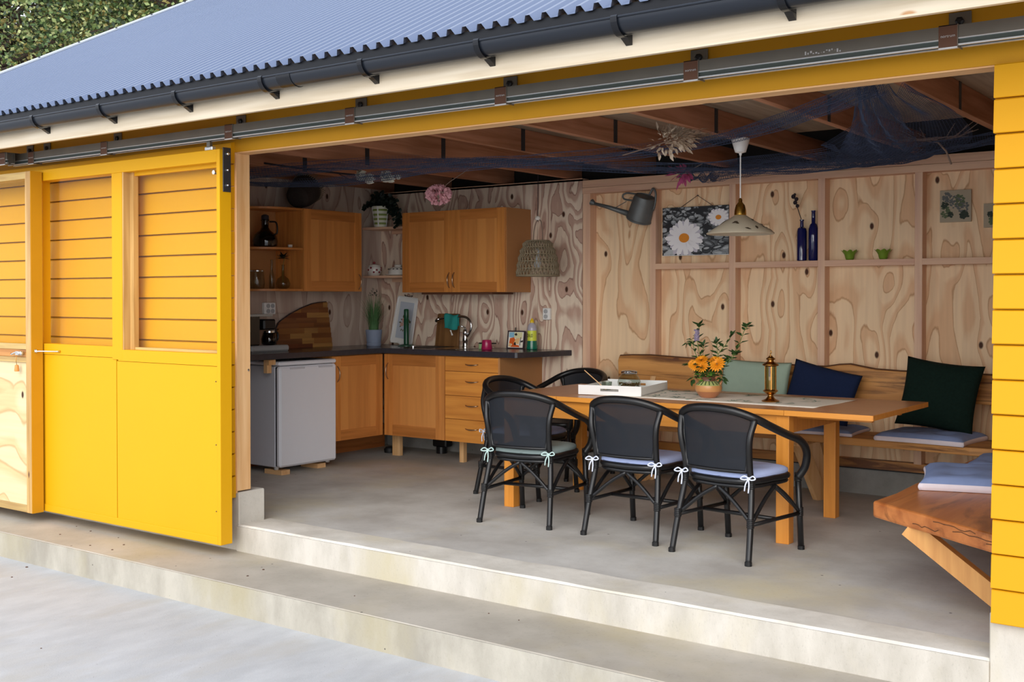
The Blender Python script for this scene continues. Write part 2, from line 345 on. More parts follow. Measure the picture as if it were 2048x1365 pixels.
VEN = plain('cabinet_veneer', '#b57f4d', .55, var=.06, scale=5)
BEECH = wood('table_beech', '#e89a3e', '#d98a30', 'Z', rough=.4, knots=False, tone=.02, grain=.4)
BEECHX = wood('table_beech_level', '#eb9d41', '#dd9034', 'X', rough=.4, knots=False, tone=.02, grain=.4)
TTOP = wood('table_top', '#c47d45', '#b16c38', 'X', rough=.28, knots=False, tone=.02, grain=.3)
SLAB = wood('live_edge', '#d69a55', '#b07436', 'X', rough=.5, grain=2.0, tone=.05, size=.55, knotcol='#5a2412', streaks='#6b401e')
SLABY = wood('live_edge_bench', '#c87d42', '#9c5526', 'Y', rough=.36, grain=2.0, tone=.04, size=.5, knotcol='#4d2410', streaks='#74401c')
BRACE = wood('brace_pine', '#dca35e', '#c4884a', 'Z', tone=.04, knots=False)
BARK = plain('bark_edge', '#5e3b20', .9, var=.4, scale=30, bump=.6)
CFLOOR = concrete('floor_concrete', '#cfccc6', '#b3aea7', '#cbbf9f', .8, rough=.62, bump=.12)
CTHR = concrete('threshold_concrete', '#e0dacf', '#c6bfb3', '#cfc5ac', 1.3, bump=.3)
CSTEP = concrete('step_concrete', '#bab2a5', '#a49c8f', '#ada081', .8, rough=.75, bump=.15)
CRISE = concrete('riser_concrete', '#cbc5bb', '#b3ada2', '#bcb39b', 1.1, streak=(2.0, 1, .8), bump=.5)
CRIS2 = concrete('kerb_concrete', '#b9b3a6', '#9c968a', '#a89f86', 1.2, streak=(1.6, 1, .8), bump=.5)
CYARD = concrete('yard_concrete', '#bfbfbf', '#b3b3b3', '#b5b1aa', 2.4, streak=(1.5, .6, 1), bump=.6)
CPLIN = concrete('plinth_concrete', '#a09e9a', '#84827e', '#8c8a84', 1.2)
ROOF = plain('roof_steel', '#6f7b94', .34, .35, .6, var=.05, scale=.8)
GUT = plain('gutter_steel', '#1d222b', .32, .2, .5, var=.06)
GUTD = plain('gutter_bracket_steel', '#15171d', .25, .4, .6)
FLASH = plain('drip_flashing', '#12141a', .5, .2, .4, var=.2, scale=9)
GALV = plain('galvanised_rail', '#7d7970', .42, .8, .5, var=.22, scale=5)
GALVL = plain('bright_zinc', '#dfe3e6', .3, .7, .6, var=.05)
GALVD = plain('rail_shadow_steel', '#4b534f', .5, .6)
RUSTL = plain('rail_label_brown', '#5c3a26', .6, var=.15, scale=30)
DKST = plain('dark_steel', '#45454a', .42, .6, .5, var=.1, scale=20)
CHROME = plain('chrome', '#d8dadd', .12, 1, .5, var=.02)
HANDLE = plain('brushed_handle', '#b59a80', .28, .9, .5, var=.05)
WHITE = plain('white_enamel', '#e6e8f0', .35, var=.01)
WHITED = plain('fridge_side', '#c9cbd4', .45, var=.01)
PLAST = plain('white_plastic', '#eeeeec', .4, var=.02)
BLACKP = plain('black_plastic', '#131316', .35, var=.1)
RUB = plain('black_rubber', '#0d0d0f', .6)
LAM = plain('dark_laminate', '#35333a', .22, var=.28, scale=26)
CHB = plain('chair_black', '#141416', .36, var=.15, scale=40)
CHW = plain('chair_binding', '#0e0e10', .5, var=.3, scale=90, bump=.5)
MESHB = veil('chair_mesh', '#1b1f26', .96)
CUSB = plain('cushion_blue', '#b3c2ee', .9, 0, .2, var=.04, scale=60, bump=.15)
CUSG = plain('cushion_grey_green', '#8f9f9e', .9, 0, .2, var=.05, scale=60, bump=.15)
TIE = plain('cushion_ties', '#d5dcee', .9, 0, .2)
TIEG = plain('cushion_ties_green', '#b9d1cd', .9, 0, .2)
PADB = plain('seat_pad_blue', '#8496c0', .9, 0, .2, var=.08, scale=30, bump=.2)
PADE = plain('seat_pad_edge', '#e6dce2', .9, 0, .2, var=.06, scale=30)
PILG = plain('pillow_sage', '#a0b4a2', .92, 0, .2, var=.06, scale=25, bump=.3)
PILB = plain('pillow_navy', '#1c2744', .95, 0, .15, var=.12, scale=80, bump=.4)
PILD = plain('pillow_forest', '#10211b', .95, 0, .15, var=.35, scale=60, bump=.8)
WGLASS = glass('window_glass', '#ffffff', .22)
CGLASS = glass('clear_glass', '#dde2dc', 1.3)
DGLASS = glass('smoked_glass', '#4c4038', 2.2)
BGLASS = plain('cobalt_glass', '#141a52', .08, 0, .8, var=.05)
GGLASS = plain('green_glass', '#6f8f2e', .12, 0, .7, var=.15)
TERR = plain('dish_terracotta', '#b5743a', .35)
BRASS = plain('brass', '#a9793c', .25, 1, .5, var=.12, scale=20)
BRASSP = plain('lamp_brass', '#c9a24e', .2, 1, .5)
ZINC = plain('zinc_can', '#6e7272', .5, .5, .5, var=.25, scale=14, bump=.2)
LEAFG = plain('leaf_green', '#2d4a20', .5, var=.35, scale=60)
LEAFL = plain('leaf_light', '#5d8a34', .5, var=.3, scale=60)
LEAFD = plain('ivy_dark', '#14231a', .5, var=.3, scale=60)
STEMG = plain('stem_green', '#6b7d3a', .6)
ORANGE = plain('marigold', '#f59a12', .6, var=.15, scale=90)
DRIED = plain('dried_petal', '#d7c6b0', .85, var=.2, scale=60)
PINKD = plain('dried_pink', '#dda4ac', .85, var=.25, scale=80)
MAGE = plain('magenta_petal', '#b04a78', .8, var=.2, scale=60)
WHITEF = plain('white_petal', '#efefe2', .8, var=.08, scale=60)
TWIG = plain('dark_twig', '#2a2026', .8)
TWIGL = plain('dried_twig', '#8a7466', .85)
NET = plain('net_cord', '#3d4963', .8, var=.2)
WICK = plain('wicker_grey', '#8d8068', .85, var=.25, scale=60)
WICKD = plain('wicker_dark', '#2e2622', .9, var=.35, scale=60, bump=.6)
SOCK = plain('socket_recess', '#aeb0b2', .5)
ATTICD = plain('attic_dark_sheet', '#26221f', .95, var=.2)  # near-black, painted in for the darkness of the attic
FRM = plain('frame_purple_brown', '#3a2a33', .5)
TW = plain('tea_wax', '#cfd49a', .6)
# ============================================================ ground, steps, floor
o = MB().box(-30, 14, -8, 4.06, -.5, -.315).build('ground', CYARD); struct(o, 'pale broom-finished concrete yard in front of the step')
o = MB().box(-14, 4, 4.03, 4.60, -.5, -.152, c=.006).build('concrete_step', CSTEP)
struct(o, 'long low concrete step below the yellow doors and the opening')
# board-marked riser of the step, a skin that reads lighter than the tread
step = o
MB().box(-14, 4, 4.024, 4.032, -.5, -.156).build('riser', CRIS2, step)
fl = MB().box(-7.40, 1.2, 4.80, 8.1, -.4, 0.0).build('floor', CFLOOR); struct(fl, 'smooth grey concrete floor of the open room')
# threshold beam with a slightly ragged rear seam
def thr():
    m = MB(); n = 60; x0, x1 = -5.455, -1.084; v = []
    for i in range(n+1):
        x = x0+(x1-x0)*i/n; yb = 4.845+.018*noise.noise(Vector((x*1.7, 0, 3)))-.04*max(0, (x+2.6)/1.5)
        zt = .010+.004*noise.noise(Vector((x*3, 5, 0))); yf = 4.585+.004*noise.noise(Vector((x*9, 1, 0)))
        v += [(x, yf, -.16), (x, yf, zt-.012), (x, yf+.012, zt), (x, yb, zt-.002), (x, yb+.006, -.01), (x, yb+.006, -.16)]
    f = [(i*6+j, (i+1)*6+j, (i+1)*6+(j+1) % 6, i*6+(j+1) % 6) for i in range(n) for j in range(6)]
    f += [tuple(range(6)), tuple(range(n*6+5, n*6-1, -1))]
    return m.add(v, f)
o = thr().build('floor_threshold', [CTHR], fl)
MB().box(-5.455, -1.084, 4.578, 4.586, -.153, .0).build('riser', CRISE, fl)
o = MB().box(-14, -5.45, 4.594, 4.80, -.4, .205, c=.006).build('foundation_block', CRISE, None); struct(o, 'concrete foundation block under the raw timber post left of the opening')
o = MB().box(-1.084, 4, 4.584, 4.95, -.4, .190, c=.004).build('foundation_block', CRISE, None); struct(o, 'concrete foundation under the yellow planks right of the opening')
# ============================================================ front wall: post, header, weatherboards
wf = sgroup('wall_front', 'yellow weatherboarded front wall around the wide opening')
centred(-5.575, -5.455, 4.585, 4.692, .214, 2.29, 'post', PINE, wf, bevel=.003)
MB().lathe([(.008, 0), (.008, .006), (0, .008)], 6, M=Matrix.Translation((-5.455, 4.672, .955)) @ Matrix.Rotation(PI/2, 4, 'Y')).build('bolt', CHROME, wf)
centred(-14, 4, 4.583, 4.592, 2.292, 2.62, 'header_board', YELSH, wf)
centred(-14, -5.58, 4.576, 4.584, 2.292, 2.36, 'header_lath', YELSH, wf)
centred(-5.452, 4, 4.592, 4.69, 2.286, 2.40, 'lintel', PINEX, wf)
centred(-14, -5.455, 4.592, 4.69, 2.286, 2.40, 'lintel', PINEX, wf)
# weatherboards: tapered lapped planks
def board_mesh(x0, x1):
    P = [(4.549, 0), (4.560, -.004), (4.584, .0), (4.584, .145), (4.566, .145)]   # Y, Z outline, thick lower lip
    P = [(4.547, 0.003), (4.549, 0.0), (4.583, 0.0), (4.583, .133), (4.576, .133), (4.576, .1285), (4.560, .1275), (4.556, .124)]
    return MB().prism(P, 'X', x0, x1)
PITCH = .1333
first = None
for k in range(16):
    z = .160+k*PITCH; j = random.uniform(-.002, .002)
    if first is None: first = board_mesh(-1.070, 1.6).build('plank', YEL, wf)
    else:
        c = first.copy(); COL.objects.link(c); c.parent = wf; first_ = c
    (first if k == 0 else c).location = (j*1.5, j*.6, z)
first = None
for k in range(16):
    z = .175+k*.1365; j = random.uniform(-.002, .002)
    if first is None: first = board_mesh(-14, -5.468).build('plank', YEL, wf); q = first
    else: q = first.copy(); COL.objects.link(q); q.parent = wf
    q.location = (random.uniform(-.004, .002), j*.6, z)
# orange raw end batten behind the plank ends
centred(-5.60, -5.463, 4.5835, 4.594, .2, 2.29, 'batten', PINE, wf)
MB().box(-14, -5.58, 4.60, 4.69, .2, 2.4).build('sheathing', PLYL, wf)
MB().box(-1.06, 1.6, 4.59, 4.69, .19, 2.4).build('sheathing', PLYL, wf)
# small nails in the planks on the right
m = MB()
for k in range(16):
    for x in (-1.005,): m.lathe([(.0022, 0), (.0022, .001), (0, .0015)], 6, M=Matrix.Translation((x+random.uniform(-.01, .01), 4.5528, .160+k*PITCH+.05)) @ Matrix.Rotation(PI/2, 4, 'X'))
m.build('nails', GALV, wf)['kind'] = 'stuff'
# ============================================================ inner walls
wl = sgroup('wall_left', 'dim grey plywood wall on the kitchen side')
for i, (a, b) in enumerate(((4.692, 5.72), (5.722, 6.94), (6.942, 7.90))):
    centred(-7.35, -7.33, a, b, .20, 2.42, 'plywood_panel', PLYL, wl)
centred(-7.35, -7.29, 4.7, 7.9, .0, .2, 'sill_beam', SLABY, wl)
MB().box(-7.60, -7.36, 4.6, 8.3, -.3, 2.6).build('backing', CPLIN, wl)
wb = sgroup('wall_back', 'plywood and stud back wall with a noggin used as a shelf')
for a, b in ((-7.33, -5.985), (-5.983, -5.526), (-5.524, -5.076)):
    centred(a, b, 7.90, 7.915, .22, 2.385, 'plywood_panel', PLYK, wb)
for a, b in ((-5.07, -3.72), (-3.718, -2.37), (-2.368, -1.0)):
    centred(a, b, 8.0, 8.015, .20, 2.30, 'plywood_panel', PLYB, wb)
for x0 in (-5.072, -4.440, -3.755, -3.058, -2.370, -1.68):
    w = .072 if x0 < -5 else .052
    centred(x0, x0+w, 7.902, 8.0, .255, 2.262, 'stud', STUD, wb, bevel=.0015)
xs = [(-4.388, -3.755), (-3.703, -3.058), (-3.006, -2.370), (-2.318, -1.68), (-1.628, -1.0)]
for a, b in xs: centred(a, b, 7.900, 8.0, 1.628, 1.672, 'noggin', STUDX, wb, bevel=.0015)
centred(-5.074, -1.0, 7.898, 8.0, 2.262, 2.312, 'top_plate', STUDX, wb, bevel=.0015)
centred(-5.074, -1.0, 7.900, 8.0, 2.314, 2.372, 'top_plate', STUDX, wb, bevel=.0015)
centred(-7.33, -5.076, 7.9, 8.0, 2.37, 2.392, 'top_plate', STUDX, wb)
centred(-7.33, -1.0, 7.93, 8.0, .195, .255, 'sole_plate', SLAB, wb)
MB().box(-7.5, 1.4, 8.016, 8.20, -.3, .196).build('plinth', CPLIN, wb)
MB().box(-7.33, -1.0, 7.985, 8.016, -.01, .183).build('plinth', CPLIN, wb)
MB().box(-7.33, -1.0, 7.95, 7.99, .183, .195).build('damp_course', RUB, wb)
MB().box(-9.7, 1.6, 8.12, 8.20, .19, 4.55).build('attic_dark_sheet', ATTICD, wb)  # added dark sheets above the walls stand in for the unlit attic
MB().prism([(4.70, 2.42), (8.12, 2.42), (8.12, 4.5), (4.70, 2.86)], 'X', -7.42, -7.36).build('attic_dark_sheet', ATTICD, wl)
o = MB().box(-1.03, -.93, 4.69, 8.1, 0, 2.40).build('wall_right', PLYB); struct(o, 'timber end wall hidden behind the yellow planks'); MB().prism([(4.70, 2.40), (8.12, 2.40), (8.12, 4.5), (4.70, 2.86)], 'X', -1.0, -.95).build('attic_dark_sheet', ATTICD, o)
# ============================================================ joists and roof
ce = sgroup('ceiling', 'open timber joists under dark roof boards')
J = None
for k in range(-1, 9):
    x = -1.691-k*.7125
    if J is None: J = MB().box(0, .048, -1.60, 1.80, 0, .148, c=.002).build('joist', PINEY, ce); q = J
    else: q = J.copy(); COL.objects.link(q); q.parent = ce
    q.location = (x, 6.3, 2.400)
    if k >= 0:
        s_ = MB().box(.0485, .0505, -.022, .022, -.0, .15).build('metal_strap', DKST, q) if k == 0 else strap0.copy()
        if k == 0: strap0 = s_
        else: COL.objects.link(s_)
        s_.parent = q; s_.location = (0, -.05+random.uniform(-.03, .03), 0)
for k in range(4):
    y0 = 4.72+k*.70
    for j in range(6): centred(-1.02-j*1.42-1.415, -1.02-j*1.42, y0, y0+.694, 2.549, 2.561, 'loft_board', ROOFB, ce)
SL = math.radians(27.6); cs, sn = math.cos(SL), math.sin(SL)
EY, EZ = 3.97, 2.588
def slope_pt(x, d, h): return (x, EY+d*cs-h*sn, EZ+d*sn+h*cs)
LEN = 9.2
ro = sgroup('roof', 'grey corrugated steel roof rising behind the gutter')
# roof boards under the sheets
def quadbox(x0, x1, d0, d1, h0, h1):
    m = MB(); v = [slope_pt(x, d, h) for h in (h0, h1) for d in (d0, d1) for x in (x0, x1)]
    return m.add(v, [(0, 2, 3, 1), (4, 5, 7, 6), (0, 1, 5, 4), (2, 6, 7, 3), (0, 4, 6, 2), (1, 3, 7, 5)])
for k in range(16):
    quadbox(-9.6, 1.6, .10+k*.57, .10+k*.57+.562, -.035, -.012).build('roof_board', ROOFB, ro)
for k in range(-1, 9):
    x = -1.691-k*.7125; quadbox(x, x+.048, .85, 4.7, -.185, -.036).build('rafter', PINEY, ro)
PC = .0868
prof = [(0, .0), (.022, .0), (.0365, .028), (.058, .028), (.0725, .0)]
def sheet(n):
    m = MB(); pts = []
    for i in range(n): pts += [(i*PC+a, b) for a, b in prof]
    pts.append((n*PC+.022, 0)); top = []
    v = [slope_pt(x, d, h) for d in (0, LEN) for x, h in pts]; w = len(pts)
    v2 = [slope_pt(x, d, h-.0015) for d in (0, LEN) for x, h in pts]
    f = [(i, i+1, w+i+1, w+i) for i in range(w-1)]
    m.add(v+v2, f+[tuple(2*w+j for j in reversed(q)) for q in f]+[(i, 2*w+i, 2*w+i+1, i+1) for i in range(w-1)])
    return m
s0 = sheet(11).build('roof_sheet', ROOF, ro)
x = -9.75; first = True
while x < 1.2:
    if first: q = s0; first = False
    else: q = s0.copy(); COL.objects.link(q); q.parent = ro
    q.location = (x+.022, 0, random.uniform(0, .0015)); x += 11*PC
# verge flashing with screws
m = quadbox(-9.80, -9.66, -.01, LEN, .028, .040); m.build('verge_flashing', GALVL, ro)
m = MB()
for k in range(20):
    p = slope_pt(-9.69, .3+k*.46, .042); m.lathe([(.012, 0), (.012, .006), (0, .010)], 6, c=p)
m.build('screws', DKST, ro)['kind'] = 'stuff'
quadbox(-9.75, 1.6, LEN-.1, LEN+.15, .03, .06).build('ridge_cap', ROOF, ro)
# rear slope and gables close the building
ry, rz = EY+LEN*cs, EZ+LEN*sn
MB().add([(-9.75, ry, rz), (1.6, ry, rz), (1.6, ry+8.0, 2.5), (-9.75, ry+8.0, 2.5), (-9.75, ry, rz-.05), (1.6, ry, rz-.05), (1.6, ry+8.0, 2.45), (-9.75, ry+8.0, 2.45)],
         [(0, 1, 2, 3), (4, 7, 6, 5), (0, 4, 5, 1), (1, 5, 6, 2), (2, 6, 7, 3), (3, 7, 4, 0)]).build('rear_slope', ROOF, ro)
for xx, nm in ((-9.6, 'wall_west'), (1.5, 'wall_east')):
    o = MB().prism([(4.62, -.3), (ry+7.8, -.3), (ry+7.8, 2.45), (ry, rz-.06), (4.62, 2.72)], 'X', xx, xx+.05).build(nm, YEL); struct(o)
o = MB().box(-9.6, 1.5, ry+7.7, ry+7.8, -.3, 2.45).build('wall_rear', YEL); struct(o)
# fascia, drip flashing
o = centred(-9.75, 1.6, 4.03, 4.058, 2.388, 2.575, 'fascia_board', FASC, None, bevel=.002); struct(o, 'long raw timber fascia board under the black gutter')
centred(-9.75, 1.6, 4.024, 4.031, 2.386, 2.394, 'drip_lath', FASC, o).location -= Vector(o.location)
m = MB().box(-9.75, 1.6, 3.984, 3.988, 2.515, 2.595); m.build('drip_flashing', FLASH, ro)
# gutter, half round
def gutter():
    m = MB(); R = .060; cy, cz = 3.972, 2.527; n = 16; x0, x1 = -9.8, 1.6; P = []
    for i in range(n+1):
        a = PI+PI*i/n; P.append((cy+R*math.cos(a), cz+R*math.sin(a)))
    Q = [(cy+(R-.002)*math.cos(PI+PI*i/n), cz+(R-.002)*math.sin(PI+PI*i/n)) for i in range(n, -1, -1)]
    m.prism(P+Q, 'X', x0, x1)
    m.tube([(x0, cy-R, cz), (x1, cy-R, cz)], .0055, 8)
    return m
gt_ = gutter().build('gutter', GUT, None, smooth=True, auto=40); tag(gt_, 'black half-round steel gutter running along the eave', 'gutter')
def strap_m():
    m = MB(); R = .066; P = [(3.972+R*math.cos(a), 2.527+R*math.sin(a)) for a in [PI+PI*.56*i/12 for i in range(13)]]
    P = [(3.911, 2.533)]+P; P.append((4.030, 2.462)); 
    out = []
    for i, (y, z) in enumerate(P):
        a = Vector(P[min(i+1, len(P)-1)])-Vector(P[max(i-1, 0)]); a.normalize(); nrm = Vector((a.y, -a.x)); out.append((y+nrm.x*.004, z+nrm.y*.004))
    m.prism(P+out[::-1], 'X', -.015, .015); m.prism([(4.030, 2.434), (4.030, 2.476), (3.992, 2.466), (3.985, 2.458)], 'X', -.015, .015); return m
g0 = None
for k in range(-4, 10):
    x = -3.063-k*.7015
    if g0 is None: g0 = strap_m().build('gutter_bracket', GUTD, gt_); q = g0
    else: q = g0.copy(); COL.objects.link(q); q.parent = gt_
    q.location = (x, 0, 0)
m = MB(); R = .0632
for xx in (-4.30, -8.6):
    P = [(3.972+R*math.cos(PI+PI*i/12), 2.527+R*math.sin(PI+PI*i/12)) for i in range(13)]; Q = [(3.972+(R-.003)*math.cos(PI+PI*i/12), 2.527+(R-.003)*math.sin(PI+PI*i/12)) for i in range(12, -1, -1)]
    MB().prism(P+Q, 'X', xx-.05, xx+.05).build('joint_sleeve', GUTD, gt_, smooth=True, auto=40)
# ============================================================ sliding rail
def rail(x0, x1, y, name, label):
    r = thing(name, label, 'door rail', (0, 0, 0))
    MB().box(x0, x1, y-.030, y-.026, 2.372, 2.418).build('cover_strip', GALV, r)
    MB().box(x0, x1, y-.030, y+.030, 2.418, 2.421).build('rail_top', GALV, r)
    MB().box(x0, x1, y+.026, y+.030, 2.345, 2.418).build('rail_back', GALV, r)
    MB().box(x0, x1, y-.031, y-.022, 2.369, 2.3735).build('upper_lip', GALVL, r)
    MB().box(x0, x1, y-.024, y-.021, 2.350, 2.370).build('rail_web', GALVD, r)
    MB().box(x0, x1, y-.031, y-.020, 2.3445, 2.3505).build('lower_lip', GALVL, r)
    MB().box(x0, x1, y+.010, y+.026, 2.3445, 2.3485).build('rear_lip', GALVL, r)
    return r
ra = rail(-7.70, 1.6, 4.43, 'door_rail', 'long galvanised sliding door rail above the wide opening')
rb = rail(-10.6, -7.545, 4.335, 'door_rail', 'short nearer rail above the raw timber framed door')
def bracket(x, r, y, wide, xb):
    b = MB().box(x-.034, x+.034, y-.0335, y-.0305, 2.338, 2.424).build('rail_bracket', RUSTL, r)
    MB().box(x-.034, x+.034, y-.0335, 4.575, 2.421, 2.4245).build('arm', DKST, b)
    MB().box(x+.034, x+.037, y-.0335, y+.03, 2.338, 2.424).build('side_web', GALV, b)
    MB().box(x-.034, x+.034, y-.034, y-.02, 2.335, 2.341).build('foot', GALVL, b)
    w = .042; xb += .01
    MB().box(xb-w, xb+w, 4.573, 4.582, 2.432, 2.510, c=.002).build('wall_plate', GALV, b)
    MB().lathe([(.017, 0), (.017, .010), (.009, .013), (0, .013)], 6, M=Matrix.Translation((xb, 4.573, 2.473)) @ Matrix.Rotation(PI/2, 4, 'X')).build('bolt', BLACKP, b)
    lettering('nortrum', .0155, GALVL, 'lettering', b, (x, y-.0338, 2.383))
for x, xb in ((-1.20, -1.213), (-2.272, -2.332), (-3.297, -3.379), (-4.310, -4.407), (-5.300, -5.41), (-6.54, -6.657), (-7.40, -7.50)): bracket(x, ra, 4.43, 1, xb)
for x, xb in ((-7.60, -7.72), (-8.9, -9.0)): bracket(x, rb, 4.335, 1, xb)
m = MB()   # scuffed pale marks on the cover strip
for k in range(14): m.box(-1.76+k*.011, -1.756+k*.011+random.uniform(.001, .004), 4.3992, 4.4, 2.378+random.uniform(0, .012), 2.381+random.uniform(.0, .018))
m.build('paint_scuffs', GALVL, ra)['kind'] = 'stuff'
# ============================================================ sliding doors
d2 = sgroup('door_2', 'yellow sliding door with two glazed upper panes')
FY, BY = 4.400, 4.488; XL, XR = -7.40, -5.385; ZB, ZT = -.080, 2.288
centred(XR-.030, XR, FY, BY, ZB, ZT, 'stile', YELD, d2, bevel=.003)
centred(XL, XL+.09, FY, BY, ZB, ZT, 'stile', YELD, d2, bevel=.003)
centred(XL+.09, XR-.03, FY, BY, 2.212, ZT, 'top_rail', YELD, d2, bevel=.003)
centred(XL+.09, XR-.03, FY, BY, ZB, -.032, 'bottom_rail', YELD, d2, bevel=.003)
centred(-6.462, -6.352, FY, BY, 1.0, 2.212, 'mullion', YELD, d2, bevel=.003)
centred(XL+.09, -6.406, FY+.001, BY, 1.012, 1.085, 'mid_rail', YELD, d2, bevel=.002)
centred(-6.400, XR-.03, FY+.001, BY, .992, 1.066, 'mid_rail', YELD, d2, bevel=.002)
centred(XL+.09, -6.426, FY+.006, BY-.01, -.032, 1.010, 'panel', YELD, d2)
centred(-6.418, XR-.034, FY+.006, BY-.01, -.032, .990, 'panel', YELD, d2)
centred(-6.352, -6.340, FY+.004, BY, 1.066, 2.212, 'pane_bead', DOORP, d2)      # raw jamb of the deep right opening
centred(-6.340, -6.300, FY+.052, BY, 1.066, 2.212, 'inner_jamb', DOORP, d2)
centred(-6.30, XR-.03, FY+.060, BY, 1.066, 1.082, 'sill_bead', DOORX, d2)
centred(-6.30, XR-.03, FY+.060, BY, 2.190, 2.212, 'head_bead', YELD, d2)
MB().box(XL+.09, -6.462, FY+.010, FY+.014, 1.085, 2.212).build('pane', WGLASS, d2)
MB().box(-6.300, XR-.03, FY+.066, FY+.070, 1.08, 2.192).build('pane', WGLASS, d2)
# steel hanger strap on the edge, three bolts
hs = MB().box(XR+.001, XR+.006, FY+.022, BY-.006, 2.035, 2.300, c=.0015).build('hanger_strap', DKST, d2)
for z in (2.075, 2.165, 2.262):
    MB().lathe([(.010, 0), (.010, .006), (.005, .006), (.005, .016), (0, .016)], 6, M=Matrix.Translation((XR+.006, FY+.055, z)) @ Matrix.Rotation(PI/2, 4, 'Y')).build('bolt', CHROME, hs)
MB().box(-5.56, -5.49, FY+.03, FY+.06, 2.292, 2.315, c=.003).build('roller_hanger', GALVL, d2)
MB().box(-5.54, -5.51, FY+.03, FY+.05, 2.310, 2.36).build('roller_hanger', GALV, d2)
MB().lathe([(.014, 0), (.014, .02), (0, .02)], 6, M=Matrix.Translation((-5.50, BY-.02, 2.160)) @ Matrix.Rotation(PI/2, 4, 'X')).build('bolt', CHROME, d2)
m = MB()
for z in (.12, .52, .9): m.lathe([(.004, 0), (.004, .001), (0, .0015)], 8, M=Matrix.Translation((XR-.045, FY+.004, z)) @ Matrix.Rotation(PI/2, 4, 'X'))
m.build('screws', DKST, d2)['kind'] = 'stuff'

d1 = sgroup('door_1', 'nearer sliding door with raw timber frame and plywood lower panel')
FY1, BY1 = 4.300, 4.388; XR1 = -7.250; XL1 = -9.5
centred(XR1-.062, XR1-.002, FY1, BY1, ZB-.004, 2.272, 'stile', DOORP, d1, bevel=.003)
centred(XR1-.002, XR1+.002, FY1+.004, BY1, ZB-.004, 2.272, 'edge_paint', YELSH, d1)
centred(XL1, XR1-.062, FY1+.004, BY1, 2.222, 2.272, 'top_rail', DOORX, d1, bevel=.003)
centred(XL1, XR1-.062, FY1+.004, BY1, ZB-.004, -.035, 'bottom_rail', DOORX, d1, bevel=.003)
centred(XL1, XR1-.062, FY1+.002, FY1+.03, 1.045, 1.085, 'mid_rail', DOORX, d1, bevel=.002)
centred(XL1, XR1-.058, FY1+.010, BY1-.01, .992, 1.045, 'mid_rail', SLAB, d1, bevel=.002)
centred(XL1, XR1-.062, FY1+.002, FY1+.03, .955, .991, 'mid_rail', DOORX, d1, bevel=.002)
centred(XL1, XR1-.062, FY1+.018, FY1+.030, -.035, .955, 'plywood_panel', PLYD, d1)
centred(XR1-.076, XR1-.062, FY1+.008, BY1, 1.085, 2.222, 'glazing_bead', DOORP, d1)
centred(XR1-.070, XR1-.062, FY1+.006, FY1+.02, -.035, .955, 'panel_bead', DOORP, d1)
MB().box(XL1, XR1-.076, FY1+.040, FY1+.044, 1.085, 2.222).build('pane', WGLASS, d1)
# toggle latch and wooden toggle hanging on a chain
la = thing('latch', 'steel toggle latch on the raw timber door stile', 'latch', (-7.39, 4.30, 1.018))
MB().box(-.045, .045, -.010, 0, -.014, .012, c=.003).build('plate', GALVL, la)
MB().tube([(-.09, -.012, -.004), (-.07, -.02, -.010), (-.035, -.014, .004), (.02, -.016, -.002), (.05, -.02, .012)], .0055, 8).build('lever', CHROME, la, smooth=True)
for dx in (.022, .05): MB().lathe([(.012, 0), (.012, .012), (.006, .016), (0, .016)], 12, M=Matrix.Translation((dx, -.010, .0)) @ Matrix.Rotation(PI/2, 4, 'X')).build('rivet', CHROME, la, smooth=True, auto=40)
MB().tube([(-.010, -.016, -.012), (-.012, -.020, -.05), (-.010, -.016, -.082)], .0022, 6).build('chain', BRASS, la)
MB().lathe([(.006, 0), (.013, -.004), (.017, -.040), (.015, -.046), (0, -.047)], 14, c=(-.010, -.016, -.080)).build('wooden_toggle', OAKF, la, smooth=True, auto=50)
hk = thing('door_hook', 'thin white door hook joining the raw timber door and the yellow door', 'hook', (-7.245, 4.34, 1.035))
MB().tube(spline([(.0, .0, .003), (.012, -.02, .006), (.02, -.012, -.006), (.035, -.01, .0), (.11, .035, -.001), (.175, .052, .0)], 5), .0042, 8).build('rod', GALVL, hk, smooth=True)
MB().tube([(.006+.011*math.cos(a), -.01, .011*math.sin(a)) for a in [2*PI*i/14 for i in range(14)]], .0035, 6, close=True).build('eye', CHROME, hk, smooth=True)
MB().lathe([(.008, 0), (.008, .01), (0, .012)], 10, M=Matrix.Translation((.185, .062, 0)) @ Matrix.Rotation(PI/2, 4, 'X')).build('screw_eye', BRASSP, hk, smooth=True, auto=40)
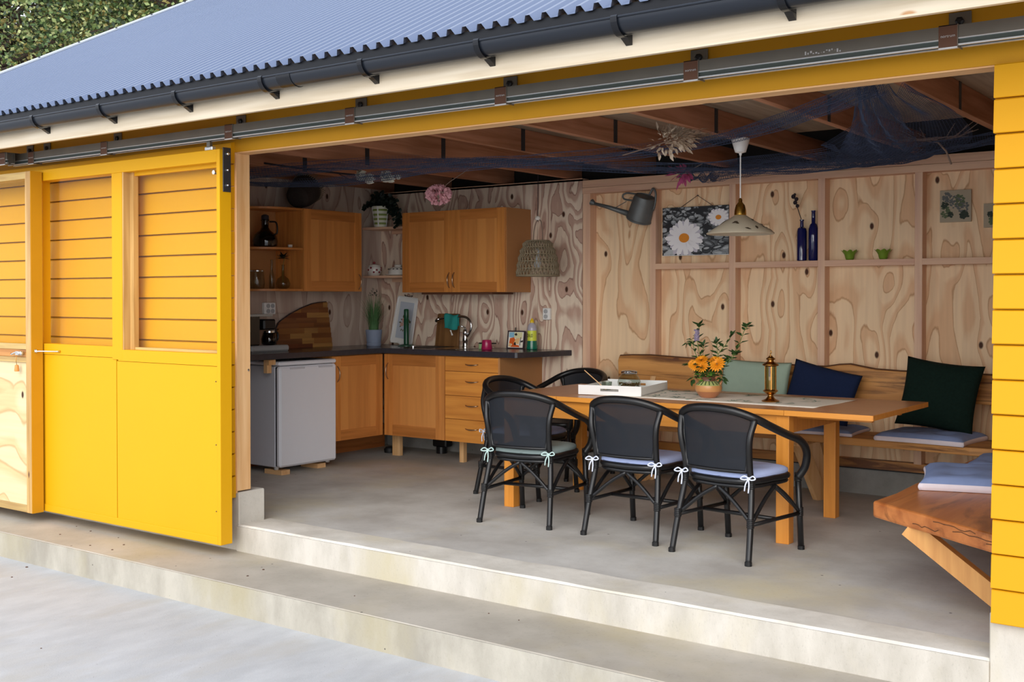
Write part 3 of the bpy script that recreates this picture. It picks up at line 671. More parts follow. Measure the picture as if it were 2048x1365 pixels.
# ============================================================ kitchen
def door_leaf(w, h, side, parent, name='door', st=.085, mats=(OAKF, OAKR, OAK), t=.02):
    """framed door built about its lower left corner; SIDE 'Y' faces -Y, 'X' faces +X. frame pieces are sub-parts of the door"""
    def bx(a0, a1, b0, b1, z0, z1):      # a along the front, b depth from the face inwards
        return (a0, a1, b0, b1, z0, z1) if side == 'Y' else (-b1, -b0, a0, a1, z0, z1)
    d = MB().box(*bx(st-.006, w-st+.006, .008, t-.002, st-.006, h-st+.006)).build(name, mats[2], parent)
    for nm, mt, q in (('stile', mats[0], (0, st, 0, t, 0, h)), ('stile', mats[0], (w-st, w, 0, t, 0, h)), ('rail', mats[1], (st, w-st, 0, t, 0, st)), ('rail', mats[1], (st, w-st, 0, t, h-st, h))):
        centred(*bx(*q), nm, mt, d, bevel=.0015)
    return d
def bow(parent, vert, c, L=.10, out=.028, side='Y', name='handle'):
    P = []
    for i in range(11):
        u = i/10*2-1; e = out*(1-u*u)**.8
        P.append(((0, -e, u*L/2) if vert else (u*L/2, -e, -.006*(1-u*u))) if side == 'Y' else ((e, 0, u*L/2) if vert else (e, u*L/2, 0)))
    r = [.004+.0022*(1-abs(i/5-1)) for i in range(11)]
    h = MB().tube(P, r, 8).build(name, HANDLE, parent, smooth=True); h.location = c; return h
def shell(parent, x0, x1, y0, y1, z0, z1, mat=VEN, name='carcass'):
    return centred(x0, x1, y0, y1, z0, z1, name, mat, parent)
def reparent(o, p, loc):
    o.parent = p; o.location = loc
# base cabinet on the left run (faces +X)
c1 = thing('base_cabinet', 'oak base cabinet standing between the white fridge and the corner', 'cabinet', (-6.75, 6.692, .205))
shell(c1, -.56, -.021, 0, .60, 0, .712); centred(-.56, .0, -.014, -.002, 0, .712, 'side_panel', OAKF, c1)
dl = door_leaf(.598, .708, 'X', c1, mats=(OAKF, OAKRY, OAKY)); bow(dl, True, (0.0, .045, .56), .13, .03, 'X')
# base cabinet back run (faces -Y)
c2 = thing('base_cabinet', 'oak base cabinet with one wide door left of the four drawers', 'cabinet', (-6.742, 7.30, .205))
shell(c2, 0, .682, .021, .58, 0, .712)
dl = door_leaf(.680, .708, 'Y', c2, st=.095); bow(dl, True, (.045, 0, .56), .14, .03)
c3 = thing('drawer_cabinet', 'oak base unit with four drawers at the open end of the counter', 'cabinet', (-6.055, 7.30, .205))
shell(c3, 0, .572, .021, .595, 0, .712); centred(.560, .578, .0, .595, 0, .712, 'side_panel', VEN, c3)
zz = [(.0, .186), (.190, .382), (.386, .584), (.588, .708)]
for a, b in zz:
    d = centred(.003, .560, 0, .020, a, b, 'drawer', OAKD, c3, bevel=.002); bow(d, False, (.006, -.010, .022 if b-a > .13 else .0), .135, .022)
for (x, y, l, w) in ((-6.812, 7.48, 'stout raw timber leg under the door cabinet', .085), (-6.060, 7.50, 'slim raw timber leg under the drawer unit', .046)):
    o = centred(x, x+w, y, y+.045, 0, .204, 'support_post', PINE, None, bevel=.002); tag(o, l, 'post')
o = MB().box(-6.62, -6.46, 7.80, 7.90, .06, .19, c=.01).lathe([(.05, 0), (.05, .06), (.03, .06)], 16, c=(-6.54, 7.84, 0)).build('floor_drain_box', BLACKP); tag(o, 'black drain box on the floor under the sink cabinet', 'drain')
o = MB().lathe([(.05, 0), (.055, .03), (.04, .05), (0, .05)], 16).build('drain_cap', RUB, loc=(-6.95, 7.60, 0), smooth=True, auto=50); tag(o, 'small round black cap on the floor in the kitchen corner', 'drain')
# countertop (L) with sink hole left dark by the basin
ct = MB().prism([(-7.328, 4.95), (-6.715, 4.95), (-6.715, 7.262), (-5.30, 7.262), (-5.285, 7.275), (-5.175, 7.895), (-7.328, 7.895)], 'Z', .921, .966).build('countertop', LAM, None, bevel=.003)
tag(ct, 'dark laminate countertop running round the kitchen corner', 'countertop')
sk = thing('kitchen_sink', 'steel kitchen sink set flush into the dark countertop', 'sink', (-6.36, 7.58, .966))
MB().box(-.27, .36, -.20, .19, .0, .004, c=.0015).build('rim', CHROME, sk)
MB().box(-.25, .05, -.17, .16, .004, .0055).build('bowl', RUB, sk)
MB().lathe([(.03, 0), (.03, .012), (.01, .018), (0, .018)], 14, c=(-.16, -.15, .004)).build('plug', CHROME, sk, smooth=True, auto=40)
# fridge
fr = thing('fridge', 'small white fridge standing on wooden blocks under the counter', 'fridge', (-6.72, 6.075, .060), math.radians(-2))
MB().box(-.56, -.058, .0, .60, .0, .80, c=.006).build('body', WHITED, fr)
MB().box(-.56, .0, -.004, .604, .806, .838, c=.010).build('lid', WHITE, fr)
d = MB().box(-.052, .002, .0, .604, .002, .800, c=.016).build('door', WHITE, fr)
for y0, y1 in ((.10, .26), (.40, .56)): MB().box(-.006, .004, y0, y1, .772, .790, c=.004).build('grip', WHITED, d)
MB().box(-.056, -.050, .004, .596, .01, .795).build('door_seal', DKST, fr)
for y in (.03, .57): MB().lathe([(.016, -.022), (.020, -.018), (.020, 0), (0, 0)], 10, c=(-.08, y, .0)).build('foot', GALVL, fr)
for (x, y, l, w) in ((-6.93, 6.10, 'wooden block under the near corner of the fridge', .20), (-6.97, 6.53, 'wooden block under the far corner of the fridge', .20)):
    o = centred(x, x+w, y, y+.09, 0, .038, 'wooden_block', PINEX, None, bevel=.002); tag(o, l, 'block')
o = MB().box(-.03, .03, 0, .07, -.010, .03).box(-.03, .01, 0, .045, -.075, -.010).build('wooden_bracket', PINE, loc=(-6.78, 5.99, .886)); tag(o, 'raw wooden bracket block under the counter beside the fridge', 'bracket')
# wall cabinets
w1 = thing('wall_cabinet', 'dark oak wall cabinet with one door on the plywood side wall', 'cabinet', (-6.980, 6.578, 1.458))
shell(w1, -.345, -.021, 0, .69, 0, .69, OAKF); dl = door_leaf(.690, .690, 'X', w1, st=.085, mats=(OAKF, OAKRY, OAKY)); bow(dl, True, (0, .655, .085), .13, .03, 'X')
w2 = thing('wall_cabinet', 'oak wall cabinet with two doors above the sink', 'cabinet', (-6.735, 7.53, 1.450))
shell(w2, 0, 1.140, .021, .365, 0, .705, VEN); 
dl = door_leaf(.566, .705, 'Y', w2); bow(dl, True, (.540, 0, .105), .13, .03)
dr = door_leaf(.566, .705, 'Y', w2); dr.location = (.570, 0, 0); bow(dr, True, (.026, 0, .105), .13, .03)
centred(.20, .98, .03, .33, -.018, -.001, 'under_rail', RUSTL, w2)
# corner shelves
cs_ = thing('corner_shelf', 'two pale corner shelves between the wall cabinets', 'shelf', (-7.33, 7.895, 0))
for z in (2.032, 1.585):
    b = MB().prism([(0, 0), (0, -.25), (.14, -.235), (.45, -.175), (.59, -.175), (.59, 0)], 'Z', z, z+.022).build('board', STUDX, cs_, bevel=.002)
    centred(.16, .42, -.022, -.002, z-.035, z-.001, 'batten', STUDX, cs_)
# open end shelf with rounded boards
es = thing('end_shelf', 'open oak shelf unit with rounded boards beside the dark wall cabinet', 'shelf', (-7.33, 6.575, 1.458))
for z in (0, .342, .672):
    P = [(0, 0), (.345, 0)]+[(.345*math.cos(a)**.8, -.46*math.sin(a)**.9) for a in [PI/2*i/12 for i in range(1, 12)]]+[(0, -.46)]
    MB().prism(P, 'Z', z, z+.018).build('board', OAKRY if z else OAKR, es, bevel=.0015)
centred(.0, .008, -.455, -.001, .018, .672, 'back_panel', VEN, es)
# sockets
def socket(n, m_, parent, ax):
    for i in range(n):
        for j in range(m_):
            c_ = MB().lathe([(.019, .0), (.019, .003), (.016, .003), (.015, -.006), (0, -.006)], 14)
            h = c_.build('outlet_hole', SOCK, parent, smooth=True, auto=30)
            hh = MB()
            for s in (-.006, .006): hh.lathe([(.0042, 0), (.0042, .001), (0, .001)], 8, c=(s*1.3, 0, -.0055))
            hp = hh.build('pin_hole', BLACKP, h)
            y = (i-(n-1)/2)*.048; z = (j-(m_-1)/2)*.044
            if ax == 'X': h.rotation_euler = (0, PI/2, 0); h.location = (.0395, y, z)
            else: h.rotation_euler = (PI/2, 0, 0); h.location = (y, -.0395, z)
s1 = thing('wall_socket', 'white four-way wall socket above the coffee maker', 'socket', (-7.33, 6.49, 1.312)); MB().box(0, .037, -.062, .062, -.05, .05, c=.006).build('plate', PLAST, s1); socket(2, 2, s1, 'X')
s2 = thing('wall_socket', 'white two-way wall socket right of the yellow-labelled bottle', 'socket', (-5.416, 7.90, 1.266)); MB().box(-.036, .036, -.037, 0, -.05, .05, c=.006).build('plate', PLAST, s2); socket(1, 2, s2, 'Y')
# ============================================================ things in the kitchen
CT = .966
def pot_grass():
    t = thing('potted_grass', 'tall green grass in a grey-blue pot in the counter corner', 'plant', (-7.10, 7.55, CT))
    MB().lathe([(.062, 0), (.066, .006), (.067, .022), (.062, .026), (.064, .03), (.076, .145), (.072, .147), (.070, .135), (.0, .132)], 28).build('pot', plain('pot_grey_blue', '#8e9bb4', .6), t, smooth=True, auto=40)
    R = random.Random(3); m = MB()
    for i in range(210):
        a = R.uniform(0, 2*PI); r0 = R.uniform(0, .045); h = R.uniform(.18, .40)*(1 if i % 3 else .8); sp = R.uniform(.03, .20)*R.uniform(.3, 1.0)
        b = Vector((r0*math.cos(a), r0*math.sin(a), .13)); w = .0036; n = Vector((math.sin(a), -math.cos(a), 0))
        P = [b+Vector((math.cos(a)*sp*u**2, math.sin(a)*sp*u**2, h*u*(1-.12*u*sp*8))) for u in (0, .33, .66, 1)]
        v = []
        for k, p in enumerate(P): q = w*(1-k/3.3); v += [p-n*q, p+n*q]
        m.add(v, [(0, 1, 3, 2), (2, 3, 5, 4), (4, 5, 7, 6)])
    o = m.build('grass_blades', [plain('blade_green', '#547f4c', .6, var=.4, scale=40)], t); o['kind'] = 'stuff'
    m = MB()
    for i in range(40):
        a = R.uniform(0, 2*PI); r = R.uniform(0, .05); p = (r*math.cos(a), r*math.sin(a), .46+R.uniform(-.02, .05)); m.leaf(p, (R.uniform(-1, 1), R.uniform(-1, 1), R.uniform(.1, 1)), (0, 0, 1), .03, .008)
    m.build('seed_heads', LEAFD, t)['kind'] = 'stuff'
pot_grass()
# white tray with rose, leaning on the wall
t = thing('decorated_tray', 'white tray with a painted rose leaning on the wall behind the grass', 'tray', (-7.03, 7.84, CT)); t.rotation_euler = (math.radians(-7), math.radians(6), 0)
m = MB(); o = [(-.13, .03), (-.12, .43), (-.11, .445), (.11, .445), (.12, .43), (.13, .03), (.12, .012), (.04, .018), (0, .008), (-.04, .018), (-.12, .012)]
m.prism(o, 'Y', 0, .008); m.build('plate', PLAST, t, bevel=.003)
rim = MB()
for (a, b) in zip(o, o[1:]+o[:1]): rim.bar((a[0], -.006, a[1]), (b[0], -.006, b[1]), .010, .010)
rim.build('rim', PLAST, t)
MB().prism([(-.085, .06), (-.085, .40), (.085, .40), (.085, .06)], 'Y', -.0012, 0).build('field', plain('tray_field', '#c3ccd9', .5, var=.03), t)
R = random.Random(5); m = MB(); 
for i in range(26):
    a = R.uniform(0, 2*PI); r = R.uniform(.02, .075); p = (r*math.cos(a)*.8, -.0016, .225+r*math.sin(a)*1.1); m.prism([(p[0], p[2]), (p[0]+.012*math.cos(a+.6), p[2]+.012*math.sin(a+.6)), (p[0]+.026*math.cos(a), p[2]+.026*math.sin(a)), (p[0]+.012*math.cos(a-.6), p[2]+.012*math.sin(a-.6))], 'Y', -.002, -.0012)
m.build('painted_leaves', plain('rose_leaf', '#5c5a34', .6, var=.3), t)
m = MB()
for (x, z, r) in ((0, .23, .032), (-.028, .19, .022), (.02, .262, .018), (-.012, .295, .010)): m.prism([(x+r*math.cos(a), z+r*.85*math.sin(a)) for a in [2*PI*i/14 for i in range(14)]], 'Y', -.0028, -.0014)
m.build('painted_rose', plain('rose_print', '#cda79a', .6, var=.25, scale=80), t)
m = MB(); m.tube(spline([(-.02, 0, .443), (-.05, -.004, .465), (0, -.004, .455), (.05, -.004, .465), (.02, 0, .443)], 5), .003, 6); m.build('ribbon', TWIG, t)
# paper-towel holder
t = thing('paper_towel_holder', 'dark green paper towel stand on the counter before the white tray', 'holder', (-6.83, 7.69, CT))
GRN = plain('bottle_green_lacquer', '#0c4a30', .3)
MB().lathe([(.078, 0), (.078, .006), (.060, .014), (.020, .018), (0, .018)], 28).build('base', GRN, t, smooth=True, auto=40)
MB().lathe([(.0235, .016), (.0235, .245), (.0215, .248), (.0215, .252), (.0225, .255), (.0225, .325), (.018, .335), (0, .336)], 20).build('pole', GRN, t, smooth=True, auto=40)
# cutting board
t = MB().prism([(-.135, 0), (-.125, .29), (-.115, .296), (.115, .296), (.125, .29), (.132, 0)], 'Y', 0, .02).build('cutting_board', wood('board_wood', '#8a6238', '#6b4826', 'Z', knots=False), None, bevel=.003, loc=(-6.49, 7.845, CT)); t.rotation_euler = (math.radians(-6), 0, 0)
tag(t, 'upright brown cutting board leaning on the wall behind the tap', 'cutting board')
# tap
t = thing('kitchen_tap', 'chrome kitchen tap with a tall arched spout', 'tap', (-6.19, 7.745, CT))
MB().lathe([(.030, 0), (.030, .008), (.024, .014), (.022, .05), (.025, .055), (.025, .095), (.020, .115), (.023, .120), (.022, .150), (.012, .162), (0, .163)], 20).build('body', CHROME, t, smooth=True, auto=40)
MB().tube(spline([(.012, 0, .09), (.045, 0, .13), (.066, 0, .18), (.052, 0, .235), (.0, -.002, .268), (-.09, -.004, .272), (-.22, -.008, .262), (-.30, -.01, .245)], 6), [.0105]*43, 12).build('spout', CHROME, t, smooth=True)
MB().tube([(-.285, -.01, .249), (-.315, -.011, .242), (-.328, -.011, .225)], [.014, .015, .012], 12).build('nozzle', CHROME, t, smooth=True)
MB().tube([(0, 0, .158), (.005, -.01, .178), (-.01, -.05, .190)], [.009, .007, .006], 8).build('lever', CHROME, t, smooth=True)
# dishcloth over the spout
def cloth(u, v):
    x = -.075-.145*u+.012*math.sin(v*7)*abs(v-.5); k = (v-.5)*2; z = .292-abs(k)**1.15*(.132 if k < 0 else .10)-.008*math.sin(u*5)
    y = -.006+(-.018 if k < 0 else .018)*min(1, abs(k)*5)+.006*math.sin(u*9+v*5); return (x+.012*(k < 0)*math.sin(u*PI)*abs(k), y, z)
m = MB().grid(cloth, 16, 22); o = m.build('dishcloth', plain('teal_cloth', '#2f8c86', .95, 0, .1, var=.08, scale=120, bump=.5), None, smooth=True, loc=(-6.19, 7.745, CT)); o.modifiers.new('s', 'SOLIDIFY').thickness = .003
tag(o, 'teal dishcloth draped over the chrome tap spout', 'cloth')
m = MB(); m.bar((-.142, -.028, .150), (-.128, -.030, .105), .006, .005); m.bar((-.150, -.028, .150), (-.118, -.030, .108), .005, .005)
o = m.build('clothes_peg', PLAST, loc=(-6.19, 7.745, CT)); tag(o, 'small white peg clipped to the teal dishcloth', 'peg')
# cups, frame, bottle
o = MB().lathe([(.026, 0), (.044, .002), (.047, .006), (.039, .078), (.036, .084), (.034, .084), (.033, .080), (0, .079)], 24).build('cup', plain('magenta_plastic', '#a61f52', .25), loc=(-5.765, 7.50, CT), smooth=True, auto=45); tag(o, 'upturned magenta plastic cup on the counter', 'cup')
t = thing('dish_sponge', 'green and black sponge behind the magenta cup', 'sponge', (-5.86, 7.60, CT)); MB().box(-.05, .05, -.03, .03, 0, .045, c=.006).build('sponge_body', plain('sponge_green', '#9cc58a', .95, var=.1, bump=.6, scale=60), t); MB().box(-.05, .10, -.03, .03, .046, .056, c=.003).build('scourer', RUB, t)
t = thing('framed_picture', 'small dark framed bright picture standing on the counter', 'picture', (-5.69, 7.80, CT)); t.rotation_euler = (math.radians(-9), 0, math.radians(4))
MB().box(-.079, .079, 0, .008, .004, .15).build('backing', BLACKP, t)
for q in ((-.086, .086, -.006, .012, 0, .010), (-.086, .086, -.006, .012, .146, .156), (-.086, -.076, -.006, .012, .01, .146), (.076, .086, -.006, .012, .01, .146)): centred(*q, 'frame', FRM, t)
pm = [plain('print_%d' % i, c, .5, var=.05) for i, c in enumerate(('#8fc3dd', '#e6dfae', '#e0611c', '#ecc28a', '#241e20', '#f2ece0'))]
m = MB(); Y1 = -.0012
def pol(k, pts, y=0):
    m.m = k; m.prism(pts, 'Y', Y1-y, 0)
pol(5, [(-.076, .01), (.076, .01), (.076, .146), (-.076, .146)]); pol(0, [(-.07, .10), (-.02, .095), (-.02, .142), (-.07, .142)], .0003); pol(1, [(-.02, .095), (.06, .09), (.06, .142), (-.02, .142)], .0003)
pol(4, [(-.02, .125), (.0, .138), (.012, .120), (-.004, .112)], .0006); pol(2, [(-.066, .05), (-.01, .03), (.0, .07), (-.02, .10), (-.06, .09)], .0006); pol(3, [(-.02, .05), (.03, .04), (.04, .094), (.0, .09)], .0008)
pol(2, [(-.05, .016), (.04, .014), (.035, .03), (-.03, .042)], .0010); pol(3, [(-.07, .02), (-.045, .018), (-.04, .045), (-.066, .05)], .0010); pol(4, [(-.02, .036), (.005, .03), (.0, .055), (-.012, .06)], .0012)
pol(4, [(.04, .03), (.046, .03), (.05, .10), (.044, .10)], .0010); pol(4, [(.05, .056), (.072, .06), (.072, .075), (.05, .07)], .0010)
m.build('print', pm, t); MB().box(-.02, -.008, .0, .004, .156, .185).build('clip', GALV, t)
t = thing('soap_bottle', 'dish soap bottle with yellow label and cap on the counter', 'bottle', (-5.50, 7.78, CT))
MB().lathe([(.040, 0), (.046, .004), (.047, .02), (.041, .075)], 28).build('liquid', plain('green_soap', '#0f6a52', .15), t, smooth=True, auto=50)
MB().lathe([(.041, .075), (.039, .080), (.039, .160)], 28).build('label', plain('soap_label', '#d8e14a', .4, var=.03), t, smooth=True, auto=50)
MB().lathe([(.039, .160), (.040, .175), (.034, .205), (.016, .226), (.014, .228), (0, .228)], 28).build('shoulder', plain('clear_plastic', '#b4b0bd', .2), t, smooth=True, auto=50)
MB().lathe([(.017, .226), (.018, .232), (.016, .246), (.010, .252), (.008, .262), (0, .263)], 18).build('cap', plain('yellow_cap', '#e8c31c', .35), t, smooth=True, auto=40)
lettering('ZALO', .036, BLACKP, 'lettering', t, (.006, -.0405, .118), (PI/2, -PI/2*0+0, 0)).scale = (.62, 1.1, 1)
# coffee maker
t = thing('coffee_maker', 'black and silver coffee maker at the counter end behind the post', 'coffee maker', (-7.05, 6.22, CT), PI/2)
MB().box(-.20, .20, -.07, .12, 0, .050, c=.012).build('base', plain('silver_plastic', '#a9abac', .4), t)
MB().box(-.19, -.05, .0, .12, .05, .30, c=.01).build('tank', plain('smoke_tank', '#26221e', .2), t)
MB().box(-.20, .06, -.03, .12, .285, .305, c=.006).build('lid', plain('silver_lid', '#b7b6b0', .35), t)
MB().box(-.03, .10, -.02, .09, .175, .262, c=.012).build('filter_holder', BLACKP, t)
MB().lathe([(.05, 0), (.060, .01), (.062, .05), (.048, .098), (.045, .10)], 24, c=(.055, .02, .052)).build('jug', DGLASS, t, smooth=True, auto=50)
MB().lathe([(.050, 0), (.050, .014), (.02, .018), (0, .018)], 24, c=(.055, .02, .152)).build('jug_lid', CHROME, t, smooth=True, auto=40)
MB().tube(spline([(.105, .02, .15), (.145, .02, .15), (.150, .02, .10), (.112, .02, .07)], 5), .010, 8).build('jug_handle', BLACKP, t, smooth=True)
# big chopping board leaning on the left wall: staves
t = thing('chopping_board', 'large curved chopping board of mixed brown staves leaning on the side wall', 'chopping board', (-7.315, 6.56, CT)); t.rotation_euler = (0, math.radians(-2), 0); t.location.x = -7.312
OUT = [(0, 0), (0, .15), (.012, .195), (.05, .235), (.16, .292), (.30, .345), (.42, .380), (.50, .392), (.60, .398), (.605, .39), (.655, 0)]
def ytop(y):
    P = OUT[1:9]
    for (a, b), (c, d) in zip(P, P[1:]):
        if a <= y <= c and c > a: return b+(d-b)*(y-a)/(c-a)
    return .398 if y < .6 else .398*(.655-y)/.055
def yright(z): return .655-.052*z/.39
R = random.Random(12); sm = [wood('stave_%d' % i, a, b, 'Y', knots=False, tone=.06) for i, (a, b) in enumerate((('#8a5428', '#6d3f1c'), ('#a06a34', '#845226'), ('#7b4222', '#5e3018'), ('#b58546', '#94683a'), ('#8f5a32', '#6b3f22')))]
zs = [0, .035, .082, .125, .172, .215, .262, .305, .350, .40]
for k, (za, zb) in enumerate(zip(zs, zs[1:])):
    y = 0
    while y < .655:
        w = R.uniform(.14, .36); y2 = min(y+w, .655)
        if .655-y2 < .06: y2 = .655
        pts = []; n = 10
        lo = [(min(y+(y2-y)*i/n, yright(za)), za) for i in range(n+1)]; hi = [(min(y+(y2-y)*i/n, yright(za)), max(za, min(zb, ytop(min(y+(y2-y)*i/n, .6))))) for i in range(n, -1, -1)]
        if max(p[1] for p in hi) > za+.004:
            q = [p for i, p in enumerate(lo+hi) if i == 0 or (Vector(p)-Vector((lo+hi)[i-1])).length > 1e-4]
            if len(q) > 3: MB().prism(q, 'X', 0, .022+R.uniform(-.0006, .0006)).build('stave', R.choice(sm), t)
        y = y2
m = MB(); m.tube([(.012, y, z) for y, z in OUT[1:9]], .0075, 6).build('charred_edge', TWIG, t)
# shelf contents
t = thing('plaid_pot', 'green and white checked pot with trailing ivy on the upper corner shelf', 'plant', (-7.16, 7.71, 2.055))
MB().lathe([(.052, 0), (.056, .004), (.078, .185), (.080, .19), (.074, .188), (.070, .15), (0, .148)], 28).build('pot', plain('pot_white', '#dfe0cd', .4), t, smooth=True, auto=40)
m = MB()
for z in (.022, .062, .102, .145): r = .0565+.0228*(z/.19); m.lathe([(r, z), (r+.0035, z+.018)], 28)
m.build('green_bands', plain('band_green', '#8a9c50', .5, var=.1), t, smooth=True)
m = MB()
for a in (-1.2, -2.4, .2): m.bar((.0575*math.cos(a), .0575*math.sin(a), .005), (.080*math.cos(a), .080*math.sin(a), .185), .012, .003, up=(math.cos(a), math.sin(a), 0))
m.build('white_stripes', PLAST, t)
R = random.Random(9); m = MB(); vines = [[(0, 0, .19), (-.10, -.03, .22), (-.14, -.03, .18)], [(0, 0, .20), (.02, -.05, .27), (.08, -.05, .27), (.16, -.06, .20), (.22, -.06, .16), (.27, -.06, .08), (.26, -.06, .02)], [(0, 0, .2), (.10, -.04, .25), (.20, -.07, .22), (.26, -.07, .12)], [(0, 0, .2), (-.03, -.03, .28), (.04, -.03, .30)]]
st = MB()
for vn in vines:
    P = spline(vn, 7); st.tube(P, .0025, 5)
    for p in P:
        for q in range(3): m.leaf(p+Vector((R.uniform(-.02, .02),)*3), (R.uniform(-1, 1), R.uniform(-1, .3), R.uniform(-.9, .6)), (0, -1, .5), R.uniform(.035, .055), R.uniform(.035, .05))
m.build('ivy_leaves', LEAFD, t); st.build('ivy_stem', LEAFD, t)
ENA = plain('enamel_white', '#e8e4dc', .25, var=.03)
BERRY = plain('berry_print', '#8a2a34', .4, var=.3)
t = thing('sugar_bowl', 'small white lidded bowl with berry pattern on the lower corner shelf', 'bowl', (-7.30, 7.77, 1.607))
MB().lathe([(.045, 0), (.060, .02), (.066, .05), (.060, .082), (.052, .088), (.050, .088)], 24).build('bowl', ENA, t, smooth=True, auto=40); MB().lathe([(.058, .088), (.056, .096), (.02, .108), (.008, .112)], 24).build('lid', ENA, t, smooth=True); MB().ball((0, 0, .122), .013).build('knob', BERRY, t, smooth=True)
m = MB()
for a in range(14): an = a*.45; m.ball((.062*math.cos(an), .062*math.sin(an), .035+.02*(a % 3)), .010, n=8, k=5)
m.build('berry_pattern', BERRY, t)
t = thing('butter_dish', 'low white domed butter dish with dark trim on the lower corner shelf', 'dish', (-7.01, 7.78, 1.607))
MB().lathe([(.06, 0), (.115, .006), (.118, .012), (.10, .010), (0, .010)], 28).build('plate', ENA, t, smooth=True, auto=40); MB().lathe([(.092, .012), (.090, .045), (.072, .070), (.03, .082), (.03, .088), (.038, .095), (.030, .102), (0, .103)], 28).build('dome', ENA, t, smooth=True, auto=40)
m = MB()
for a in range(16): an = a*.4; m.leaf((.082*math.cos(an), .082*math.sin(an), .060), (math.cos(an+1), math.sin(an+1), 0), (math.cos(an), math.sin(an), 1), .03, .014)
m.build('leaf_trim', TWIG, t)
def bottle(name, label, cat, loc, prof, mat, seg=24, group=None):
    o = MB().lathe(prof, seg).build(name, mat, None, smooth=True, auto=45, loc=loc); tag(o, label, cat, group); return o
t = thing('decanter', 'big dark glass decanter on the middle rounded shelf', 'decanter', (-7.14, 6.30, 1.818))
MB().lathe([(.06, 0), (.095, .01), (.105, .05), (.090, .10), (.045, .14), (.030, .165), (.030, .215), (.038, .225), (.030, .23)], 28).build('body', DGLASS, t, smooth=True, auto=50); MB().lathe([(.04, .002), (.088, .012), (.097, .05), (.085, .09), (0, .09)], 24).build('liquid', plain('dark_liquid', '#1e0f0a', .2), t, smooth=True)
MB().lathe([(.022, .22), (.032, .235), (.030, .26), (.012, .27), (0, .27)], 16).build('stopper', TWIG, t, smooth=True); MB().tube(spline([(.03, .02, .21), (.09, .04, .20), (.10, .04, .12), (.07, .03, .10)], 5), .007, 8).build('handle', BLACKP, t, smooth=True)
bottle('egg_cup', 'tiny pale cup at the edge of the middle rounded shelf', 'cup', (-7.06, 6.50, 1.818), [(.014, 0), (.018, .004), (.020, .026), (.017, .026), (0, .010)], ENA, 16)
t = thing('storage_jar', 'clear lidded jar on the lowest rounded shelf near the post', 'jar', (-7.13, 6.20, 1.476)); MB().lathe([(.05, 0), (.062, .006), (.066, .05), (.058, .13), (.055, .14)], 24).build('jar', CGLASS, t, smooth=True); MB().lathe([(.060, .14), (.062, .150), (.050, .156), (0, .157)], 24).build('lid', CHROME, t, smooth=True, auto=40)
bottle('slim_bottle', 'slim tall clear bottle on the lowest rounded shelf', 'bottle', (-7.10, 6.335, 1.476), [(.018, 0), (.022, .006), (.022, .10), (.011, .15), (.010, .235), (.013, .24)], CGLASS, 16)
t = thing('flask_vase', 'round clear flask holding a dark dried flower on the lowest rounded shelf', 'vase', (-7.08, 6.44, 1.476)); MB().lathe([(.03, 0), (.052, .012), (.060, .045), (.045, .085), (.014, .11), (.011, .19), (.015, .20)], 24).build('flask', CGLASS, t, smooth=True)
MB().tube([(0, 0, .02), (0, 0, .20), (.01, .01, .26)], .002, 5).build('stem', STEMG, t); m = MB()
for i in range(30): m.leaf((.0, .0, .25), (R.uniform(-1, 1), R.uniform(-1, 1), R.uniform(-.1, 1)), (0, 0, 1), .07, .022)
m.build('flower_head', LEAFD, t)
# wicker basket on the open shelf top
t = thing('wicker_basket', 'dark wicker basket lying on its side above the dim wall cabinet', 'basket', (-7.13, 6.70, 2.29)); t.rotation_euler = (math.radians(-62), 0, math.radians(20))
m = MB().lathe([(.07, -.12), (.10, -.09), (.125, .0), (.135, .10), (.128, .10), (.118, .0), (.095, -.08), (0, -.09)], 30, wob=lambda a, z: .018*math.sin(a*15)*math.sin(z*160)).build('bowl', WICKD, t)
m = MB()
for i in range(46): a = 2*PI*i/46; m.tube([(.133*math.cos(a), .133*math.sin(a), .08), (.142*math.cos(a+.05), .142*math.sin(a+.05), .14+R.uniform(0, .03))], .0035, 5)
m.build('fringe', WICK, t); MB().tube([(.135*math.cos(a), .16*math.sin(a)*.2, .1+.16*math.sin(a)) for a in [PI*i/16 for i in range(17)]], .006, 6).build('handle', TWIG, t)
# hanging basket lamp
t = thing('basket_lamp', 'grey woven basket lampshade hanging beside the oak wall cabinet', 'lamp', (-5.245, 7.50, 0))
def rad(z): u = (z-1.578)/.285; return .172-.024*u-.055*max(0, u)**2.6
m = MB(); rows = [1.582, 1.640, 1.698, 1.756, 1.812, 1.862]; n = 34
for i, z in enumerate(rows): m.tube([(rad(z)*math.cos(a), rad(z)*math.sin(a), z) for a in [2*PI*k/36 for k in range(36)]], .0042 if i else .0085, 6, close=True)
m.build('hoops', WICK, t, smooth=True); m = MB()
for za, zb, ph in zip(rows, rows[1:], range(9)):
    for k in range(n):
        a = 2*PI*(k+.5*(ph % 2))/n
        for s in (-1, 1): b = a+s*PI/n*.85; m.tube([(rad(za)*math.cos(a), rad(za)*math.sin(a), za), ((rad(za)+.004)*math.cos((a+b)/2), (rad(za)+.004)*math.sin((a+b)/2), (za+zb)/2), (rad(zb)*math.cos(b), rad(zb)*math.sin(b), zb)], .0036, 5)
m.build('weave', WICK, t)['kind'] = 'stuff'
MB().lathe([(.0, 1.855), (.10, 1.862), (.09, 1.868), (0, 1.87)], 24).build('top', WICK, t, smooth=True)
MB().tube(spline([(-.045, 0, 1.862), (-.035, 0, 1.96), (-.005, 0, 2.03), (.03, 0, 2.02), (.045, 0, 1.95), (.047, 0, 1.866)], 6), .0045, 6).build('handle', TWIGL, t, smooth=True)
